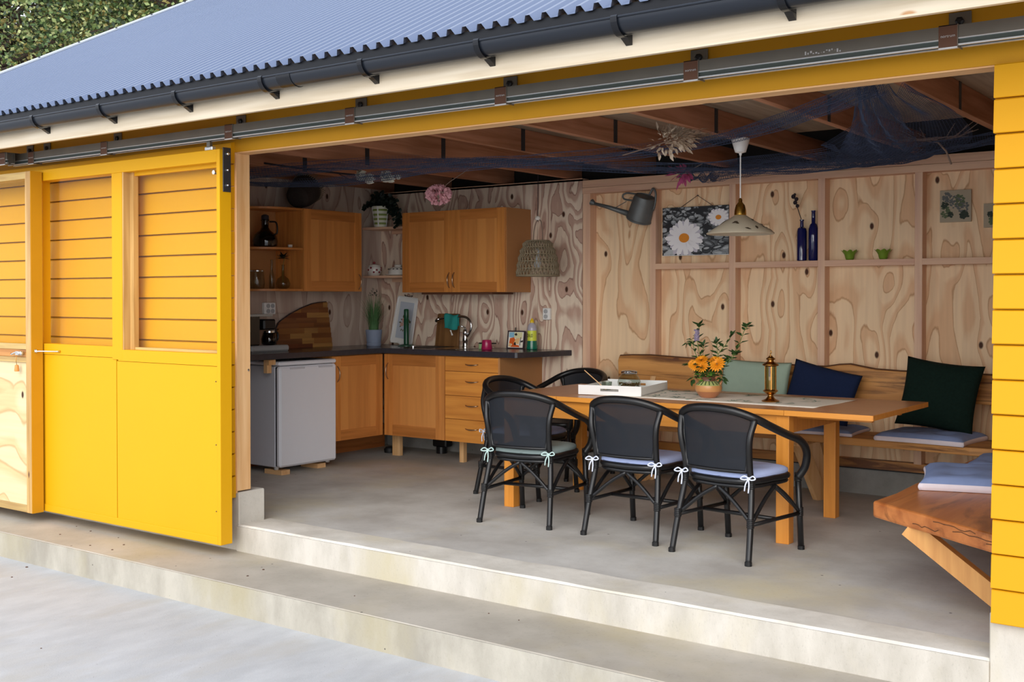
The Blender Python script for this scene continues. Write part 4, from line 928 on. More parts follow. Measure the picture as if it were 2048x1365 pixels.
MB().tube([(0, 0, 2.02), (.002, 0, 2.40)], .003, 6).build('cord', TWIG, t); MB().lathe([(.018, 2.03), (.024, 2.045), (.016, 2.062), (0, 2.064)], 14).build('cord_cap', ENA, t, smooth=True)
MB().lathe([(.013, 1.80), (.016, 1.77), (.012, 1.75), (.030, 1.70), (.034, 1.67), (.022, 1.642), (0, 1.636)], 18).build('bulb', plain('bulb_glass', '#c9cdd0', .15), t, smooth=True)
# ============================================================ dining table
TB = thing('dining_table', 'long orange-brown wooden dining table with extension leaves', 'table', (-3.285, 6.55, 0))
tx, ty = TB.location.x, TB.location.y
def lc(x0, x1, y0, y1, z0, z1, nm, mt, p=TB, **k): return centred(x0-tx, x1-tx, y0-ty, y1-ty, z0, z1, nm, mt, p, **k)
for a, b in ((-4.545, -4.085), (-4.083, -2.537), (-2.535, -2.033)):
    lc(a, b, 6.052, 7.056, .736, .766, 'tabletop' if b-a > 1 else 'leaf_panel', TTOP, bevel=.002)
    lc(a, b, 6.048, 6.056, .7365, .7655, 'edge_band', BEECHX)
lc(-2.034, -2.029, 6.05, 7.056, .7365, .7655, 'edge_band', BEECHX)
for x, y in ((-4.532, 6.086), (-4.532, 7.02-.09), (-2.598, 6.086), (-2.660, 7.02-.035)): lc(x, x+.078, y, y+.072, 0, .735, 'leg', BEECH, bevel=.003)
lc(-4.454, -2.598, 6.090, 6.115, .620, .732, 'apron', BEECHX); lc(-4.454, -2.598, 6.985, 7.010, .620, .732, 'apron', BEECHX)
lc(-4.528, -4.50, 6.158, 6.93, .620, .732, 'apron', BEECH); lc(-2.59, -2.56, 6.158, 6.98, .620, .732, 'apron', BEECH)
for y in (6.30, 6.80): lc(-2.56, -2.12, y, y+.035, .700, .734, 'leaf_slide', BEECHX)
# runner
def run(u, v):
    x = -4.03+1.60*u; y0, y1 = 6.265, 6.905; y = y0+(y1-y0)*v; x += (0 if u < .5 else .0)+(.03*(v-.5) if u > .9 else 0); return (x, y, .7685+.0012*math.sin(u*40)*math.sin(v*9)+.0015*(v > .97))
rn = MB().grid(run, 60, 8).build('table_runner', plain('runner_cloth', '#fbf3e4', .9, 0, .2, var=.02), None, smooth=True); rn.modifiers.new('s', 'SOLIDIFY').thickness = .0016
tag(rn, 'cream runner with green sprigs laid along the dining table', 'table runner')
R = random.Random(21); m = MB()
for i in range(46):
    x = R.uniform(-3.85, -2.55); y = R.choice((R.uniform(6.33, 6.45), R.uniform(6.75, 6.86), R.uniform(6.3, 6.86))); a = R.uniform(0, 2*PI)
    for k in range(5): b = a+R.uniform(-.8, .8); L = R.uniform(.03, .07); p = (x+.012*k*math.cos(a), y+.012*k*math.sin(a)); m.add([(p[0], p[1], .7706), (p[0]+L*.5*math.cos(b+.15), p[1]+L*.5*math.sin(b+.15), .7706), (p[0]+L*math.cos(b), p[1]+L*math.sin(b), .7706), (p[0]+L*.5*math.cos(b-.15), p[1]+L*.5*math.sin(b-.15), .7706)], [(0, 1, 2, 3)])
o = m.build('printed_sprigs', plain('sprig_print', '#6f9a86', .9, var=.2), rn); o['kind'] = 'stuff'
# white tray with jar and skewers
def loc_tray():
    t = thing('serving_tray', 'white wooden tray on the near end of the table runner', 'tray', (-3.885, 6.565, .770), math.radians(12))
    w, d, h, k = .215, .285, .062, .010
    MB().box(-w, w, -d, d, 0, .008).build('base', PLAST, t)
    for sx in (-1, 1): MB().box(sx*w-(k if sx > 0 else 0), sx*w+(k if sx < 0 else 0), -d, d, .0, h*.86, c=.001).build('side', PLAST, t)
    for sy, nm in ((-1, 'front'), (1, 'back')):
        y0, y1 = (-d-k, -d) if sy < 0 else (d, d+k); m = MB()
        m.box(-w, w, y0, y1, 0, .024); m.box(-w, w, y0, y1, .040, h); m.box(-w, -.062, y0, y1, .024, .040); m.box(.062, w, y0, y1, .024, .040); m.build(nm+'_panel', PLAST, t)
    return t
loc_tray()
t = thing('glass_jar', 'round glass jar of small brown things with a steel lid on the white tray', 'jar', (-3.900, 6.66, .779))
MB().lathe([(.045, 0), (.072, .012), (.080, .05), (.066, .088), (.050, .104), (.050, .112)], 28).build('jar', CGLASS, t, smooth=True, auto=50)
MB().lathe([(.054, .108), (.056, .112), (.056, .124), (.045, .130), (0, .130)], 28).build('lid', CHROME, t, smooth=True, auto=40)
m = MB(); R = random.Random(4)
for i in range(150):
    a = R.uniform(0, 2*PI); r = .066*math.sqrt(R.random()); m.box(-.007, .007, -.004, .004, -.003, .003, M=Matrix.Translation((r*math.cos(a), r*math.sin(a), R.uniform(.008, .045))) @ Matrix.Rotation(R.uniform(0, 3), 4, (R.random(), R.random(), .5)))
m.build('contents', plain('brown_bits', '#6d5227', .7, var=.6, scale=90), t)['kind'] = 'stuff'
t = thing('drinking_glass', 'small clear glass with loose cutlery on the white tray', 'glass', (-4.01, 6.55, .779)); MB().lathe([(.026, 0), (.030, .004), (.036, .055), (.034, .055), (.028, .008), (0, .008)], 20).build('tumbler', CGLASS, t, smooth=True, auto=50)
m = MB()
for i in range(5): m.bar((-.07+.03*i, -.05+.01*i, .008), (.01+.03*i, -.03+.012*i, .012), .006, .003)
m.build('spoon', CHROME, t)
o = MB().tube([(0, 0, 0), (-.16, -.02, .125)], .0032, 6).build('incense_stick', PINE, loc=(-3.985, 6.50, .785)); tag(o, 'thin pale stick leaning out of the white tray', 'stick')
# vase with marigolds
t = thing('flower_vase', 'painted two-handled clay jug holding marigolds and green sprigs', 'vase', (-3.235, 6.515, .770))
MB().lathe([(.045, 0), (.050, .004), (.068, .022), (.080, .040)], 30).build('lower_band', plain('jug_brown', '#b0744e', .35, var=.1), t, smooth=True, auto=60)
MB().lathe([(.080, .040), (.086, .058), (.082, .078)], 30).build('body', plain('jug_tan', '#c98f57', .3, var=.15), t, smooth=True, auto=60)
MB().lathe([(.082, .078), (.060, .098), (.045, .106)], 30).build('shoulder', plain('jug_green', '#b9bd78', .35, var=.05), t, smooth=True, auto=60)
m = MB()
for i in range(18): a = 2*PI*i/18; m.bar((.079*math.cos(a), .079*math.sin(a), .0835), (.052*math.cos(a), .052*math.sin(a), .1045), .006, .0015, up=(math.cos(a), math.sin(a), 1))
m.build('painted_strokes', plain('stroke_green', '#3e5634', .4), t)
MB().lathe([(.045, .106), (.043, .112), (.047, .128), (.050, .132), (.046, .130), (.040, .11), (0, .10)], 30).build('neck', plain('jug_neck', '#6d4636', .35), t, smooth=True, auto=50)
for s in (-1, 1): MB().tube(spline([(s*.044, 0, .125), (s*.066, 0, .135), (s*.088, 0, .125), (s*.090, 0, .102), (s*.078, 0, .084)], 5), .0055, 8).build('handle', plain('jug_handle', '#b97f57', .35), t, smooth=True)
R = random.Random(8); lv = MB(); stm = MB()
E_ = [[(0, 0, .1), (-.03, 0, .20), (-.07, 0, .30), (-.085, .01, .40), (-.065, .01, .46)], [(0, 0, .1), (-.05, .02, .20), (-.10, .02, .27), (-.13, .02, .36), (-.155, .02, .34)], [(0, 0, .1), (.04, 0, .20), (.07, 0, .28), (.12, 0, .34), (.16, 0, .40)],
      [(0, 0, .1), (.08, .01, .20), (.16, .01, .27), (.20, .01, .33), (.24, .0, .42), (.265, 0, .455)], [(0, 0, .1), (-.06, -.01, .17), (-.11, -.01, .20), (-.15, 0, .20)], [(0, 0, .1), (.06, .01, .22), (.055, .01, .30), (.05, .01, .35)], [(0, 0, .1), (.09, 0, .18), (.15, 0, .24), (.18, .01, .28)], [(0, 0, .1), (-.02, 0, .2), (-.05, .02, .27), (-.045, .02, .33)], [(0, 0, .1), (.07, -.02, .15), (.11, -.02, .12)], [(0, 0, .1), (-.07, -.02, .16), (-.10, -.02, .10)]]
for P in E_:
    Q = spline(P, 6); stm.tube(Q, .0022, 5)
    for i, p in enumerate(Q[4:]):
        if i % 3 == 0 or i > len(Q)-7:
            d = (Q[min(i+5, len(Q)-1)]-Q[max(i+3, 0)]); d.normalize() if d.length > 1e-6 else None; a = R.uniform(0, PI)
            for s in (-1, 1): lv.leaf(p, Vector((s*math.cos(a), s*.6*math.sin(a), .15))+d*.5, (0, -.4, 1), R.uniform(.035, .062), R.uniform(.018, .026))
    lv.leaf(Q[-1], Q[-1]-Q[-3], (0, -.6, 1), .04, .02)
for i in range(60): a = R.uniform(0, 2*PI); r = R.uniform(0, .08); lv.leaf((r*math.cos(a), r*math.sin(a), R.uniform(.12, .24)), (math.cos(a), math.sin(a)-.4, R.uniform(-.5, .7)), (0, -.5, 1), R.uniform(.035, .055), .026)
lv.build('leaves', LEAFG, t)['kind'] = 'stuff'; stm.build('stems', STEMG, t)
m = MB()
for i in range(24): a = R.uniform(0, 2*PI); r = R.uniform(0, .045); m.leaf((r*math.cos(a), r*math.sin(a)-.02, R.uniform(.11, .17)), (math.cos(a), -.6, R.uniform(-.3, .6)), (0, -.5, 1), .045, .024)
m.build('light_leaves', LEAFL, t)['kind'] = 'stuff'
for (x, y, z, r, tilt) in ((-.03, -.04, .235, .046, .6), (-.055, -.06, .205, .042, 1.0), (-.012, -.06, .198, .040, 1.1), (.085, -.05, .215, .052, 1.0), (.055, -.03, .24, .036, .5), (-.105, -.02, .208, .030, 1.2)):
    m = MB(); M = Matrix.Translation((x, y, z)) @ Matrix.Rotation(tilt, 4, 'X')
    for lay in range(4):
        n = 16-3*lay
        for k in range(n):
            a = 2*PI*(k+.5*lay)/n; rr = r*(1-.2*lay); c = Vector((math.cos(a), math.sin(a), .25+.35*lay)); p = M @ Vector((.2*rr*math.cos(a), .2*rr*math.sin(a), .003*lay)); d = (M.to_3x3() @ c); m.leaf(p, d, M.to_3x3() @ Vector((0, 0, 1)), rr*.9, rr*.34, .2)
    m.build('marigold', ORANGE, t)
m = MB(); m.tube([(-.085, 0, .36), (-.083, 0, .43)], [.014, .010], 8); 
for i in range(40): a = R.uniform(0, 6.3); m.ball((-.084+.014*math.cos(a), .014*math.sin(a), R.uniform(.355, .435)), .005, n=6, k=4)
m.build('lilac_spike', plain('lilac_bud', '#8c7f96', .9, var=.3, scale=90), t)
# brass lantern
t = thing('brass_lantern', 'tall brass lantern with glass sides on the far end of the runner', 'lantern', (-2.800, 6.475, .770))
hexa = lambda r, z: None
MB().lathe([(.052, 0), (.054, .006), (.030, .016), (.018, .030), (.016, .040), (.030, .048), (.036, .056)], 18).build('foot', BRASS, t, smooth=True, auto=35)
MB().lathe([(.028, .048), (.044, .062), (.046, .068), (.036, .074), (0, .074)], 12).build('lower_collar', BRASS, t, smooth=True, auto=30)
MB().lathe([(.032, .075), (.032, .215)], 12).build('glass_tube', glass('lantern_glass', '#d9c9a0', 2.5), t, smooth=True, auto=20)
m = MB()
for k in range(6): a = 2*PI*k/6; m.bar((.035*math.cos(a), .035*math.sin(a), .072), (.035*math.cos(a), .035*math.sin(a), .218), .006, .004, up=(math.cos(a), math.sin(a), 0))
m.build('glazing_bars', BRASS, t); MB().lathe([(.010, .074), (.012, .10), (.012, .15), (.003, .155), (0, .17)], 12).build('candle', ENA, t)
MB().lathe([(.034, .214), (.050, .222), (.048, .228), (.030, .240), (.020, .244), (.018, .252), (.028, .258), (.026, .264), (.012, .274), (.010, .280), (0, .281)], 18).build('cap', BRASS, t, smooth=True, auto=35)
MB().tube(spline([(0, 0, .278), (-.002, 0, .290), (.004, 0, .300), (-.001, 0, .312)], 4), .0035, 6).build('finial', BRASS, t, smooth=True)
# ============================================================ chairs
def bez(P, n=8): return spline(P, n)
def make_chair():
    t = thing('armchair', 'x', 'chair')
    hw = .292
    H = [(hw-.055, .225, .405), (hw-.018, .238, .47), (hw, .222, .555), (hw+.002, .150, .622), (hw-.006, .02, .668), (hw-.022, -.11, .718), (.232, -.205, .765), (.135, -.262, .802), (0, -.282, .814)]
    full = H+[(-x, y, z) for x, y, z in H[-2::-1]]
    MB().tube(bez(full, 7), .0220, 12).build('arm_hoop', CHB, t, smooth=True)
    legs = []
    for s in (-1, 1):
        l = MB().tube([(s*.238, .262, 0), (s*.238, .245, .2), (s*.236, .228, .415)], .0172, 10).build('leg', CHB, t, smooth=True)
        MB().lathe([(.0192, 0), (.0192, .020), (.016, .024)], 10, c=(s*.238, .262, 0)).build('rubber_foot', RUB, l)
        l = MB().tube(bez([(s*.245, -.285, 0), (s*.232, -.245, .2), (s*.212, -.205, .40), (s*.206, -.212, .50), (s*.220, -.238, .65), (s*.236, -.208, .762)], 6), .0172, 10).build('leg', CHB, t, smooth=True)
        MB().lathe([(.0192, 0), (.0192, .020), (.016, .024)], 10, c=(s*.245, -.285, 0)).build('rubber_foot', RUB, l)
        for (x, y, z) in ((s*.233, -.247, .19), (s*.213, -.207, .39), (s*.238, .246, .19), (s*.237, .230, .385)):
            MB().lathe([(.0185+(.0025 if k % 2 else 0), k*.0048) for k in range(11)], 10, c=(x, y, z)).build('binding', CHW, t)
    ring = []
    for i in range(36):
        a = 2*PI*i/36; c, s_ = math.cos(a), math.sin(a); q = (abs(c)**4+abs(s_)**4)**-.25; ring.append((.222*c*q*(1 if s_ > 0 else .97), .01+.218*s_*q, .418+.006*abs(c)))
    MB().tube(ring, .018, 8, close=True).build('seat_ring', CHB, t, smooth=True)
    MB().tube([(x*.985, y*.985, z-.027) for x, y, z in ring], .011, 8, close=True).build('seat_rail', CHB, t, smooth=True)
    m = MB(); m.add([(x*.98, y*.98, .424) for x, y, z in ring]+[(x*.98, y*.98, .412) for x, y, z in ring], [tuple(range(36)), tuple(range(71, 35, -1))]); m.build('seat', CHW, t)
    hz = bez(H, 7)
    def top(x):
        x = abs(x); best = min(hz, key=lambda p: abs(p.x-x) if p.y < -.15 else 9); return best.z, best.y
    def pan(u, v):
        wx = (.188+.035*v**.8); x = (u*2-1)*wx; zt, yt = top(x); z0 = .478; z = z0+(zt-.006-z0)*v; y = (-.216-.03*(1-(u*2-1)**2)); y = y*(1-v)+(yt)*v-.012*math.sin(v*PI)*0
        return (x, y, z)
    MB().grid(pan, 16, 12).build('back_mesh', MESHB, t, smooth=True)
    rim = [Vector(pan(0, v/8)) for v in range(8, -1, -1)]+[Vector(pan(u/12, 0)) for u in range(1, 13)]+[Vector(pan(1, v/8)) for v in range(1, 9)]
    MB().tube(rim, .0105, 8).build('back_rim', CHB, t, smooth=True)
    br = MB()
    def arch(a, b, c): br.tube(bez([a, ((a[0]*.45+b[0]*.55), (a[1]*.45+b[1]*.55), a[2]*.45+b[2]*.55+.012), b], 5), .0112, 8); br.tube(bez([c, ((c[0]*.45+b[0]*.55), (c[1]*.45+b[1]*.55), c[2]*.45+b[2]*.55+.012), b], 5), .0112, 8)
    arch((-.228, -.235, .215), (0, -.205, .385), (.228, -.235, .215)); arch((-.238, .246, .215), (0, .225, .385), (.238, .246, .215))
    for s in (-1, 1): arch((s*.232, -.232, .215), (s*.222, .01, .385), (s*.238, .238, .215))
    br.build('curved_braces', CHB, t, smooth=True)
    st = MB()
    for s in (-1, 1): st.tube([(s*.232, -.243, .205), (s*.238, .245, .205)], .0115, 8)
    st.tube([(-.234, .0, .205), (.234, .0, .205)], .0115, 8); st.build('stretcher', CHB, t, smooth=True)
    return t
def make_cushion(mat, tie, name='chair_cushion'):
    def top(u, v):
        a, b = u*2-1, v*2-1; k = 1-.10*(a*a)*(b*b); e = max(0, (1-a**6)*(1-b**6))**.5
        return (a*.212*k, .012+b*.208*k, .022+.022*e+.003*math.sin(a*7)*math.cos(b*6)*e)
    def bot(u, v):
        a, b = u*2-1, v*2-1; k = 1-.10*(a*a)*(b*b); return (-a*.212*k, .012+b*.208*k, .0+.002*(a*a))
    m = MB().grid(top, 20, 20); m.grid(bot, 20, 20)
    m.grid(lambda u, v: (Vector(top(u, 0))*v+Vector((top(u, 0)[0], top(u, 0)[1]-.004*math.sin(v*PI), 0))*(1-v)), 20, 2); m.grid(lambda u, v: (Vector(top(u, 1))*v+Vector((top(u, 1)[0], top(u, 1)[1]+.004*math.sin(v*PI), 0))*(1-v)), 20, 2)
    m.grid(lambda u, v: (Vector(top(0, u))*v+Vector((top(0, u)[0], top(0, u)[1], 0))*(1-v)), 20, 2); m.grid(lambda u, v: (Vector(top(1, u))*v+Vector((top(1, u)[0], top(1, u)[1], 0))*(1-v)), 20, 2)
    c = m.build(name, mat, None, smooth=True)
    for s in (-1, 1):
        p = Vector((s*.214, -.232, .012)); q = MB()
        def rib(P): q.tube(spline([p+Vector((x[0]*.72+(.006 if x[2] > .01 else 0), x[1], x[2]*.78)) for x in P], 5), .0040, 6)
        rib([(0, 0, 0), (-.035, -.012, .018), (-.062, -.012, -.002), (-.03, -.012, -.008), (0, -.004, 0)]); rib([(0, 0, 0), (.035, -.012, .022), (.06, -.008, .004), (.03, -.010, -.006), (0, -.004, 0)])
        rib([(0, -.005, 0), (-.018, -.014, -.04), (-.028, -.012, -.085)]); rib([(0, -.005, 0), (.012, -.014, -.045), (.008, -.016, -.095)]); q.ball((p.x, p.y-.004, p.z), .009, n=8, k=6)
        q.build('tie_bow', tie, c, smooth=True)
    return c
CH = make_chair(); first = True
cuB = make_cushion(CUSB, TIE); cuG = make_cushion(CUSG, TIEG)
used = {'B': False, 'G': False}
for (x, y, rz, lab, cl, k) in (
    (-2.690, 5.790, -8.0, 'black rattan armchair nearest the yellow planks, back to the opening', 'pale blue chair cushion with white ties on the nearest armchair', 'B'),
    (-3.352, 5.905, -1.5, 'black rattan armchair in the middle of the three along the opening', 'pale blue chair cushion tied to the middle of the three near armchairs', 'B'),
    (-4.125, 5.875, 7.0, 'black rattan armchair before the left front table leg, back to the opening', 'grey-green chair cushion tied to the armchair before the left table leg', 'G'),
    (-4.700, 6.600, -90.0, 'black rattan armchair at the table end facing along the table', 'blue-grey cushion on the armchair at the table end near the drawers', 'B'),
    (-4.960, 7.480, 172.0, 'black rattan armchair behind the table near the kitchen counter', None, None)):
    if first: q = CH; first = False
    else: q = copy_tree(CH)
    q.location = (x, y, 0); q.rotation_euler = (0, 0, math.radians(rz)); q['label'] = lab; q['category'] = 'chair'; q['group'] = 'black rattan armchairs round the dining table'
    if k:
        src = cuB if k == 'B' else cuG
        if used[k]: c = copy_tree(src)
        else: c = src; used[k] = True
        c.location = (x, y, .436); c.rotation_euler = (0, 0, math.radians(rz)); tag(c, cl, 'cushion', 'tied chair cushions')
# ============================================================ benches
def live(pts_lo, pts_hi, ax, a, b): return None
BB = thing('wall_bench', 'live-edge timber bench with a plank backrest along the back wall', 'bench', (-3.2, 7.5, 0))
bx0, by0 = -3.2, 7.5
TOPS = [(-4.665, .700), (-4.672, .90), (-4.66, .936), (-4.55, .944), (-4.379, .948), (-4.116, .937), (-3.778, .928), (-3.456, .919), (-3.148, .909), (-2.962, .908), (-2.86, .926), (-2.781, .932), (-2.70, .918), (-2.605, .903), (-2.433, .896), (-2.103, .896), (-1.7, .892), (-1.10, .888)]
BOTS = [(-1.10, .700), (-1.7, .698), (-2.1, .704), (-2.6, .690), (-3.1, .682), (-3.7, .672), (-4.2, .668), (-4.6, .660)]
bk = MB().prism([(x-bx0, z) for x, z in TOPS+BOTS], 'Y', 7.80-by0, 7.845-by0).build('backrest', SLAB, BB, bevel=.005)
MB().tube([(x-bx0, 7.822-by0, z-.006) for x, z in TOPS[2:]], .016, 8).build('bark_edge', BARK, bk)
SE = [(-4.50, 7.72), (-4.5, 7.28), (-4.1, 7.26), (-3.5, 7.29), (-3.08, 7.33), (-2.70, 7.30), (-2.29, 7.29), (-1.836, 7.24), (-1.4, 7.26), (-1.06, 7.25), (-1.06, 7.72)]
st_ = MB().prism([(x-bx0, y-by0) for x, y in SE], 'Z', .432, .482).build('seat', SLAB, BB, bevel=.006)
for x in (-4.3, -2.90, -1.5):
    MB().bar((x-bx0-.01, 7.60-by0, .0), (x-bx0-.10, 7.40-by0, .432), .045, .10).build('leg', PINE, BB)
    MB().bar((x-bx0+.03, 7.66-by0, .0), (x-bx0-.10, 7.66-by0, .432), .045, .10).build('leg', PINE, BB)
    centred(x-bx0-.14, x-bx0-.06, 7.36-by0, 7.88-by0, .39, .432, 'cross_bearer', PINE, BB)
for x in (-4.35, -2.95, -1.55): MB().bar((x-bx0, 7.70-by0, .46), (x-bx0, 7.87-by0, .90), .045, .05).build('back_support', PINE, BB)
RB = thing('plank_bench', 'thick reddish plank bench with a diagonal brace by the yellow planks', 'bench', (-1.4, 6.0, 0))
def slab():
    m = MB(); P = [(-1.765, 5.262), (-1.748, 5.55), (-1.760, 5.9), (-1.745, 6.3), (-1.755, 6.8), (-1.75, 7.16), (-1.035, 7.16), (-1.035, 4.745), (-1.12, 4.792), (-1.28, 4.905), (-1.45, 5.035), (-1.60, 5.14)]
    return m.prism([(x+1.4, y-6.0) for x, y in P], 'Z', .372, .450)
o = slab().build('seat', SLABY, RB, bevel=.012)
m = MB()
R = random.Random(3)
for z0, ta, tb in ((.436, .30, .62), (.418, .45, .95), (.398, .12, .34), (.405, .70, .98)):
    P = []
    for k in range(9):
        tt = ta+(tb-ta)*k/8; EP = [(-1.60, 5.14), (-1.45, 5.035), (-1.28, 4.905), (-1.12, 4.792), (-1.035, 4.745)]; q = tt*3.999; i = int(q); a_, b_ = EP[i], EP[i+1]; fq = q-i
        P.append((a_[0]+(b_[0]-a_[0])*fq+1.4-.001, a_[1]+(b_[1]-a_[1])*fq-6.0-.001, z0+R.uniform(-.006, .006)))
    m.tube(P, .0018, 4)
m.build('cracks', BARK, o)
MB().bar((-1.10+1.4, 5.16-6.0, .045), (-1.56+1.4, 5.14-6.0, .375), .055, .085, up=(1, 0, 1)).build('brace', BRACE, RB)
MB().bar((-1.10+1.4, 6.8-6.0, .045), (-1.56+1.4, 6.8-6.0, .375), .055, .085, up=(1, 0, 1)).build('brace', BRACE, RB)
centred(-1.12+1.4, -1.035+1.4, 4.86-6, 7.1-6, .28, .372, 'wall_bearer', PINEY, RB)
# cushions on the back bench
def pillow(w, h, t, mat, pinch=.10, wr=.004, seed=1):
    R = random.Random(seed); off = [R.uniform(0, 6) for _ in range(4)]
    def f(sg):
        def g(u, v):
            a, b = (u*2-1)*sg, v*2-1; k = 1+pinch*(abs(a*b))**1.5-pinch*.7; e = max(0, (1-a**4)*(1-b**4))**.62
            wv = wr*(math.sin(a*5+off[0]+b*3)+.7*math.sin(b*9+off[1]+a*4))*min(1, e*2.2)
            return (a*w/2*(1-pinch*(1-abs(a)**2)*0-pinch*.55*(1-b*b)*-.0-pinch*.5*(1-b*b)*abs(a)), -sg*(t/2*e+wv), h/2+b*h/2*(1-pinch*.5*(1-a*a)*abs(b)))
        return g
    m = MB().grid(f(1), 24, 24); m.grid(f(-1), 24, 24); return m.build('pillow', mat, None, smooth=True)
def put(o, name, lab, cat, loc, rot, group=None):
    o.name = name; o.location = loc; o.rotation_euler = tuple(math.radians(a) for a in rot); tag(o, lab, cat, group); return o
put(pillow(.53, .42, .11, PILG, seed=2), 'cushion', 'sage green cushion leaning on the bench back behind the flowers', 'cushion', (-3.45, 7.62, .535), (-12, 2, 2))
put(pillow(.50, .40, .11, PILB, seed=3), 'cushion', 'navy blue cushion slumped beside the sage green cushion', 'cushion', (-2.98, 7.61, .535), (-13, 12, -2))
put(pillow(.50, .46, .13, PILD, seed=4, pinch=.14, wr=.002), 'cushion', 'big dark forest green knitted cushion standing on the bench', 'cushion', (-2.13, 7.50, .545), (-14, 6, -3))
def seat_pad(w, d, t, name, lab, loc, rz, seed):
    R = random.Random(seed); ph = [R.uniform(0, 6) for _ in range(4)]
    def outline(a, b): k = 1-.07*(1-abs(a*b)); return a*w/2*(1-.05*(1-b*b)), b*d/2*(1-.06*(1-a*a))
    def top(u, v):
        a, b = u*2-1, v*2-1; x, y = outline(a, b); e = max(0, (1-a**6)*(1-b**6))**.4; dim = sum(math.exp(-((a-p)**2+(b-q)**2)*26) for p in (-.45, .45) for q in (-.45, .45))
        return (x, y, t*.45+t*.55*e-.35*t*dim+.003*math.sin(a*8+ph[0])*math.sin(b*7+ph[1])*e)
    p = MB().grid(top, 26, 26).build(name, PADB, None, smooth=True)
    m = MB()
    def side(fn):
        def g(u, v): x, y, z = fn(u); k = 1+.02*math.sin(v*PI); return (x*k, y*k, z*(v))
        m.grid(g, 26, 4)
    side(lambda u: top(u, 0)); side(lambda u: top(1, u)); side(lambda u: top(1-u, 1)); side(lambda u: top(0, 1-u)); m.build('pale_border', PADE, p, smooth=True)
    p.location = loc; p.rotation_euler = (0, 0, math.radians(rz)); tag(p, lab, 'seat pad', 'blue seat pads on the benches'); return p
seat_pad(.56, .46, .065, 'seat_pad', 'blue seat pad under the dark green cushion on the wall bench', (-2.13, 7.47, .483), -4, 1)
seat_pad(.50, .42, .045, 'seat_pad', 'blue seat pad half hidden by the table leg on the wall bench', (-2.86, 7.52, .483), 3, 2)
seat_pad(.64, .62, .075, 'seat_pad', 'blue seat pad nearest the opening on the reddish plank bench', (-1.44, 6.06, .452), 14, 3)
seat_pad(.58, .56, .055, 'seat_pad', 'farther blue seat pad on the reddish plank bench', (-1.40, 6.72, .452), 4, 4)
# ============================================================ things on the back wall
# poster: pebbles and daisies, flat print on a board
t = thing('daisy_print', 'picture of white daisies on grey pebbles hung by a cord on the wall', 'picture', (-4.078, 7.985, 1.738))
MB().box(-.287, .287, -.012, .0, 0, .378, c=.001).build('board', BLACKP, t)
MB().box(-.287, .287, -.0125, -.011, -.004, .006).build('white_edge', PLAST, t)
pmats = [plain('pebble_%d' % i, c, .5, var=.22, scale=26) for i, c in enumerate(('#1b1d22', '#53575c', '#8b9195', '#b6bcc0', '#33373c'))]+[plain('petal_print', '#f1f0f3', .5, var=.04), plain('petal_shade', '#c9c6d2', .5, var=.06), plain('disc_print', '#e08a18', .5, var=.2, scale=120)]
m = MB(); R = random.Random(31); m.m = 0; m.box(-.287, .287, -.0128, -.012, .0, .378)
def blob(k, cx, cz, rx, rz_, y, ang=0, n=12, hump=.12):
    m.m = k; pts = []
    for i in range(n):
        a = 2*PI*i/n; q = 1+R.uniform(-hump, hump); x = rx*q*math.cos(a); z = rz_*q*math.sin(a); pts.append((min(.286, max(-.286, cx+x*math.cos(ang)-z*math.sin(ang))), min(.377, max(.001, cz+x*math.sin(ang)+z*math.cos(ang)))))
    m.add([(p[0], y, p[1]) for p in pts], [tuple(range(n))])
lay = 0
for i in range(230):
    cz = R.uniform(0, .378); s = .016+.030*(1-cz/.378); lay += 1; k = R.choice((1, 1, 2, 2, 3, 4)); x = R.uniform(-.287, .287); rx = s*R.uniform(.8, 1.4); r2 = s*R.uniform(.45, .7); an = R.uniform(-.4, .4)
    blob(0, x, cz-.003, rx*1.12, r2*1.15, -.0130-lay*2.0e-6, an); blob(k, x, cz, rx, r2, -.0130-lay*2.0e-6-1e-6, an); blob(min(3, k+1), x-.1*rx, cz+r2*.3, rx*.6, r2*.35, -.0130-lay*2.0e-6-1.5e-6, an)
def daisy(cx, cz, r, sq, y):
    m.m = 6
    for lay_ in range(2):
        for k in range(15):
            a = 2*PI*(k+.5*lay_)/15+R.uniform(-.06, .06); L = r*R.uniform(.86, 1.04); w = r*.135; m.m = 6-lay_
            pts = []
            for (u, v) in ((.16, -.5), (.6, -1.0), (.9, -.85), (1.0, -.25), (.97, .3), (.88, .85), (.6, 1.0), (.16, .5)):
                x = u*L; z = v*w; pts.append((min(.286, max(-.286, cx+x*math.cos(a)-z*math.sin(a))), y-lay_*.00004-k*1e-6, min(.377, max(.001, cz+(x*math.sin(a)+z*math.cos(a))*sq))))
            m.add(pts, [tuple(range(8))])
    m.m = 7; m.add([(cx+r*.27*math.cos(2*PI*i/18), y-.0001, cz+r*.25*math.sin(2*PI*i/18)*sq) for i in range(18)], [tuple(range(18))])
daisy(.200, .286, .092, .80, -.0140); daisy(-.095, .135, .168, .88, -.0142)
m.build('print', pmats, t)
MB().tube([(-.13, -.004, .376), (.02, -.010, .463), (.15, -.004, .376)], .0022, 6).build('cord', TWIG, t); MB().lathe([(.005, 0), (.004, .015), (0, .016)], 8, M=Matrix.Translation((.02, 0, .463)) @ Matrix.Rotation(PI/2, 4, 'X')).build('nail', DKST, t)
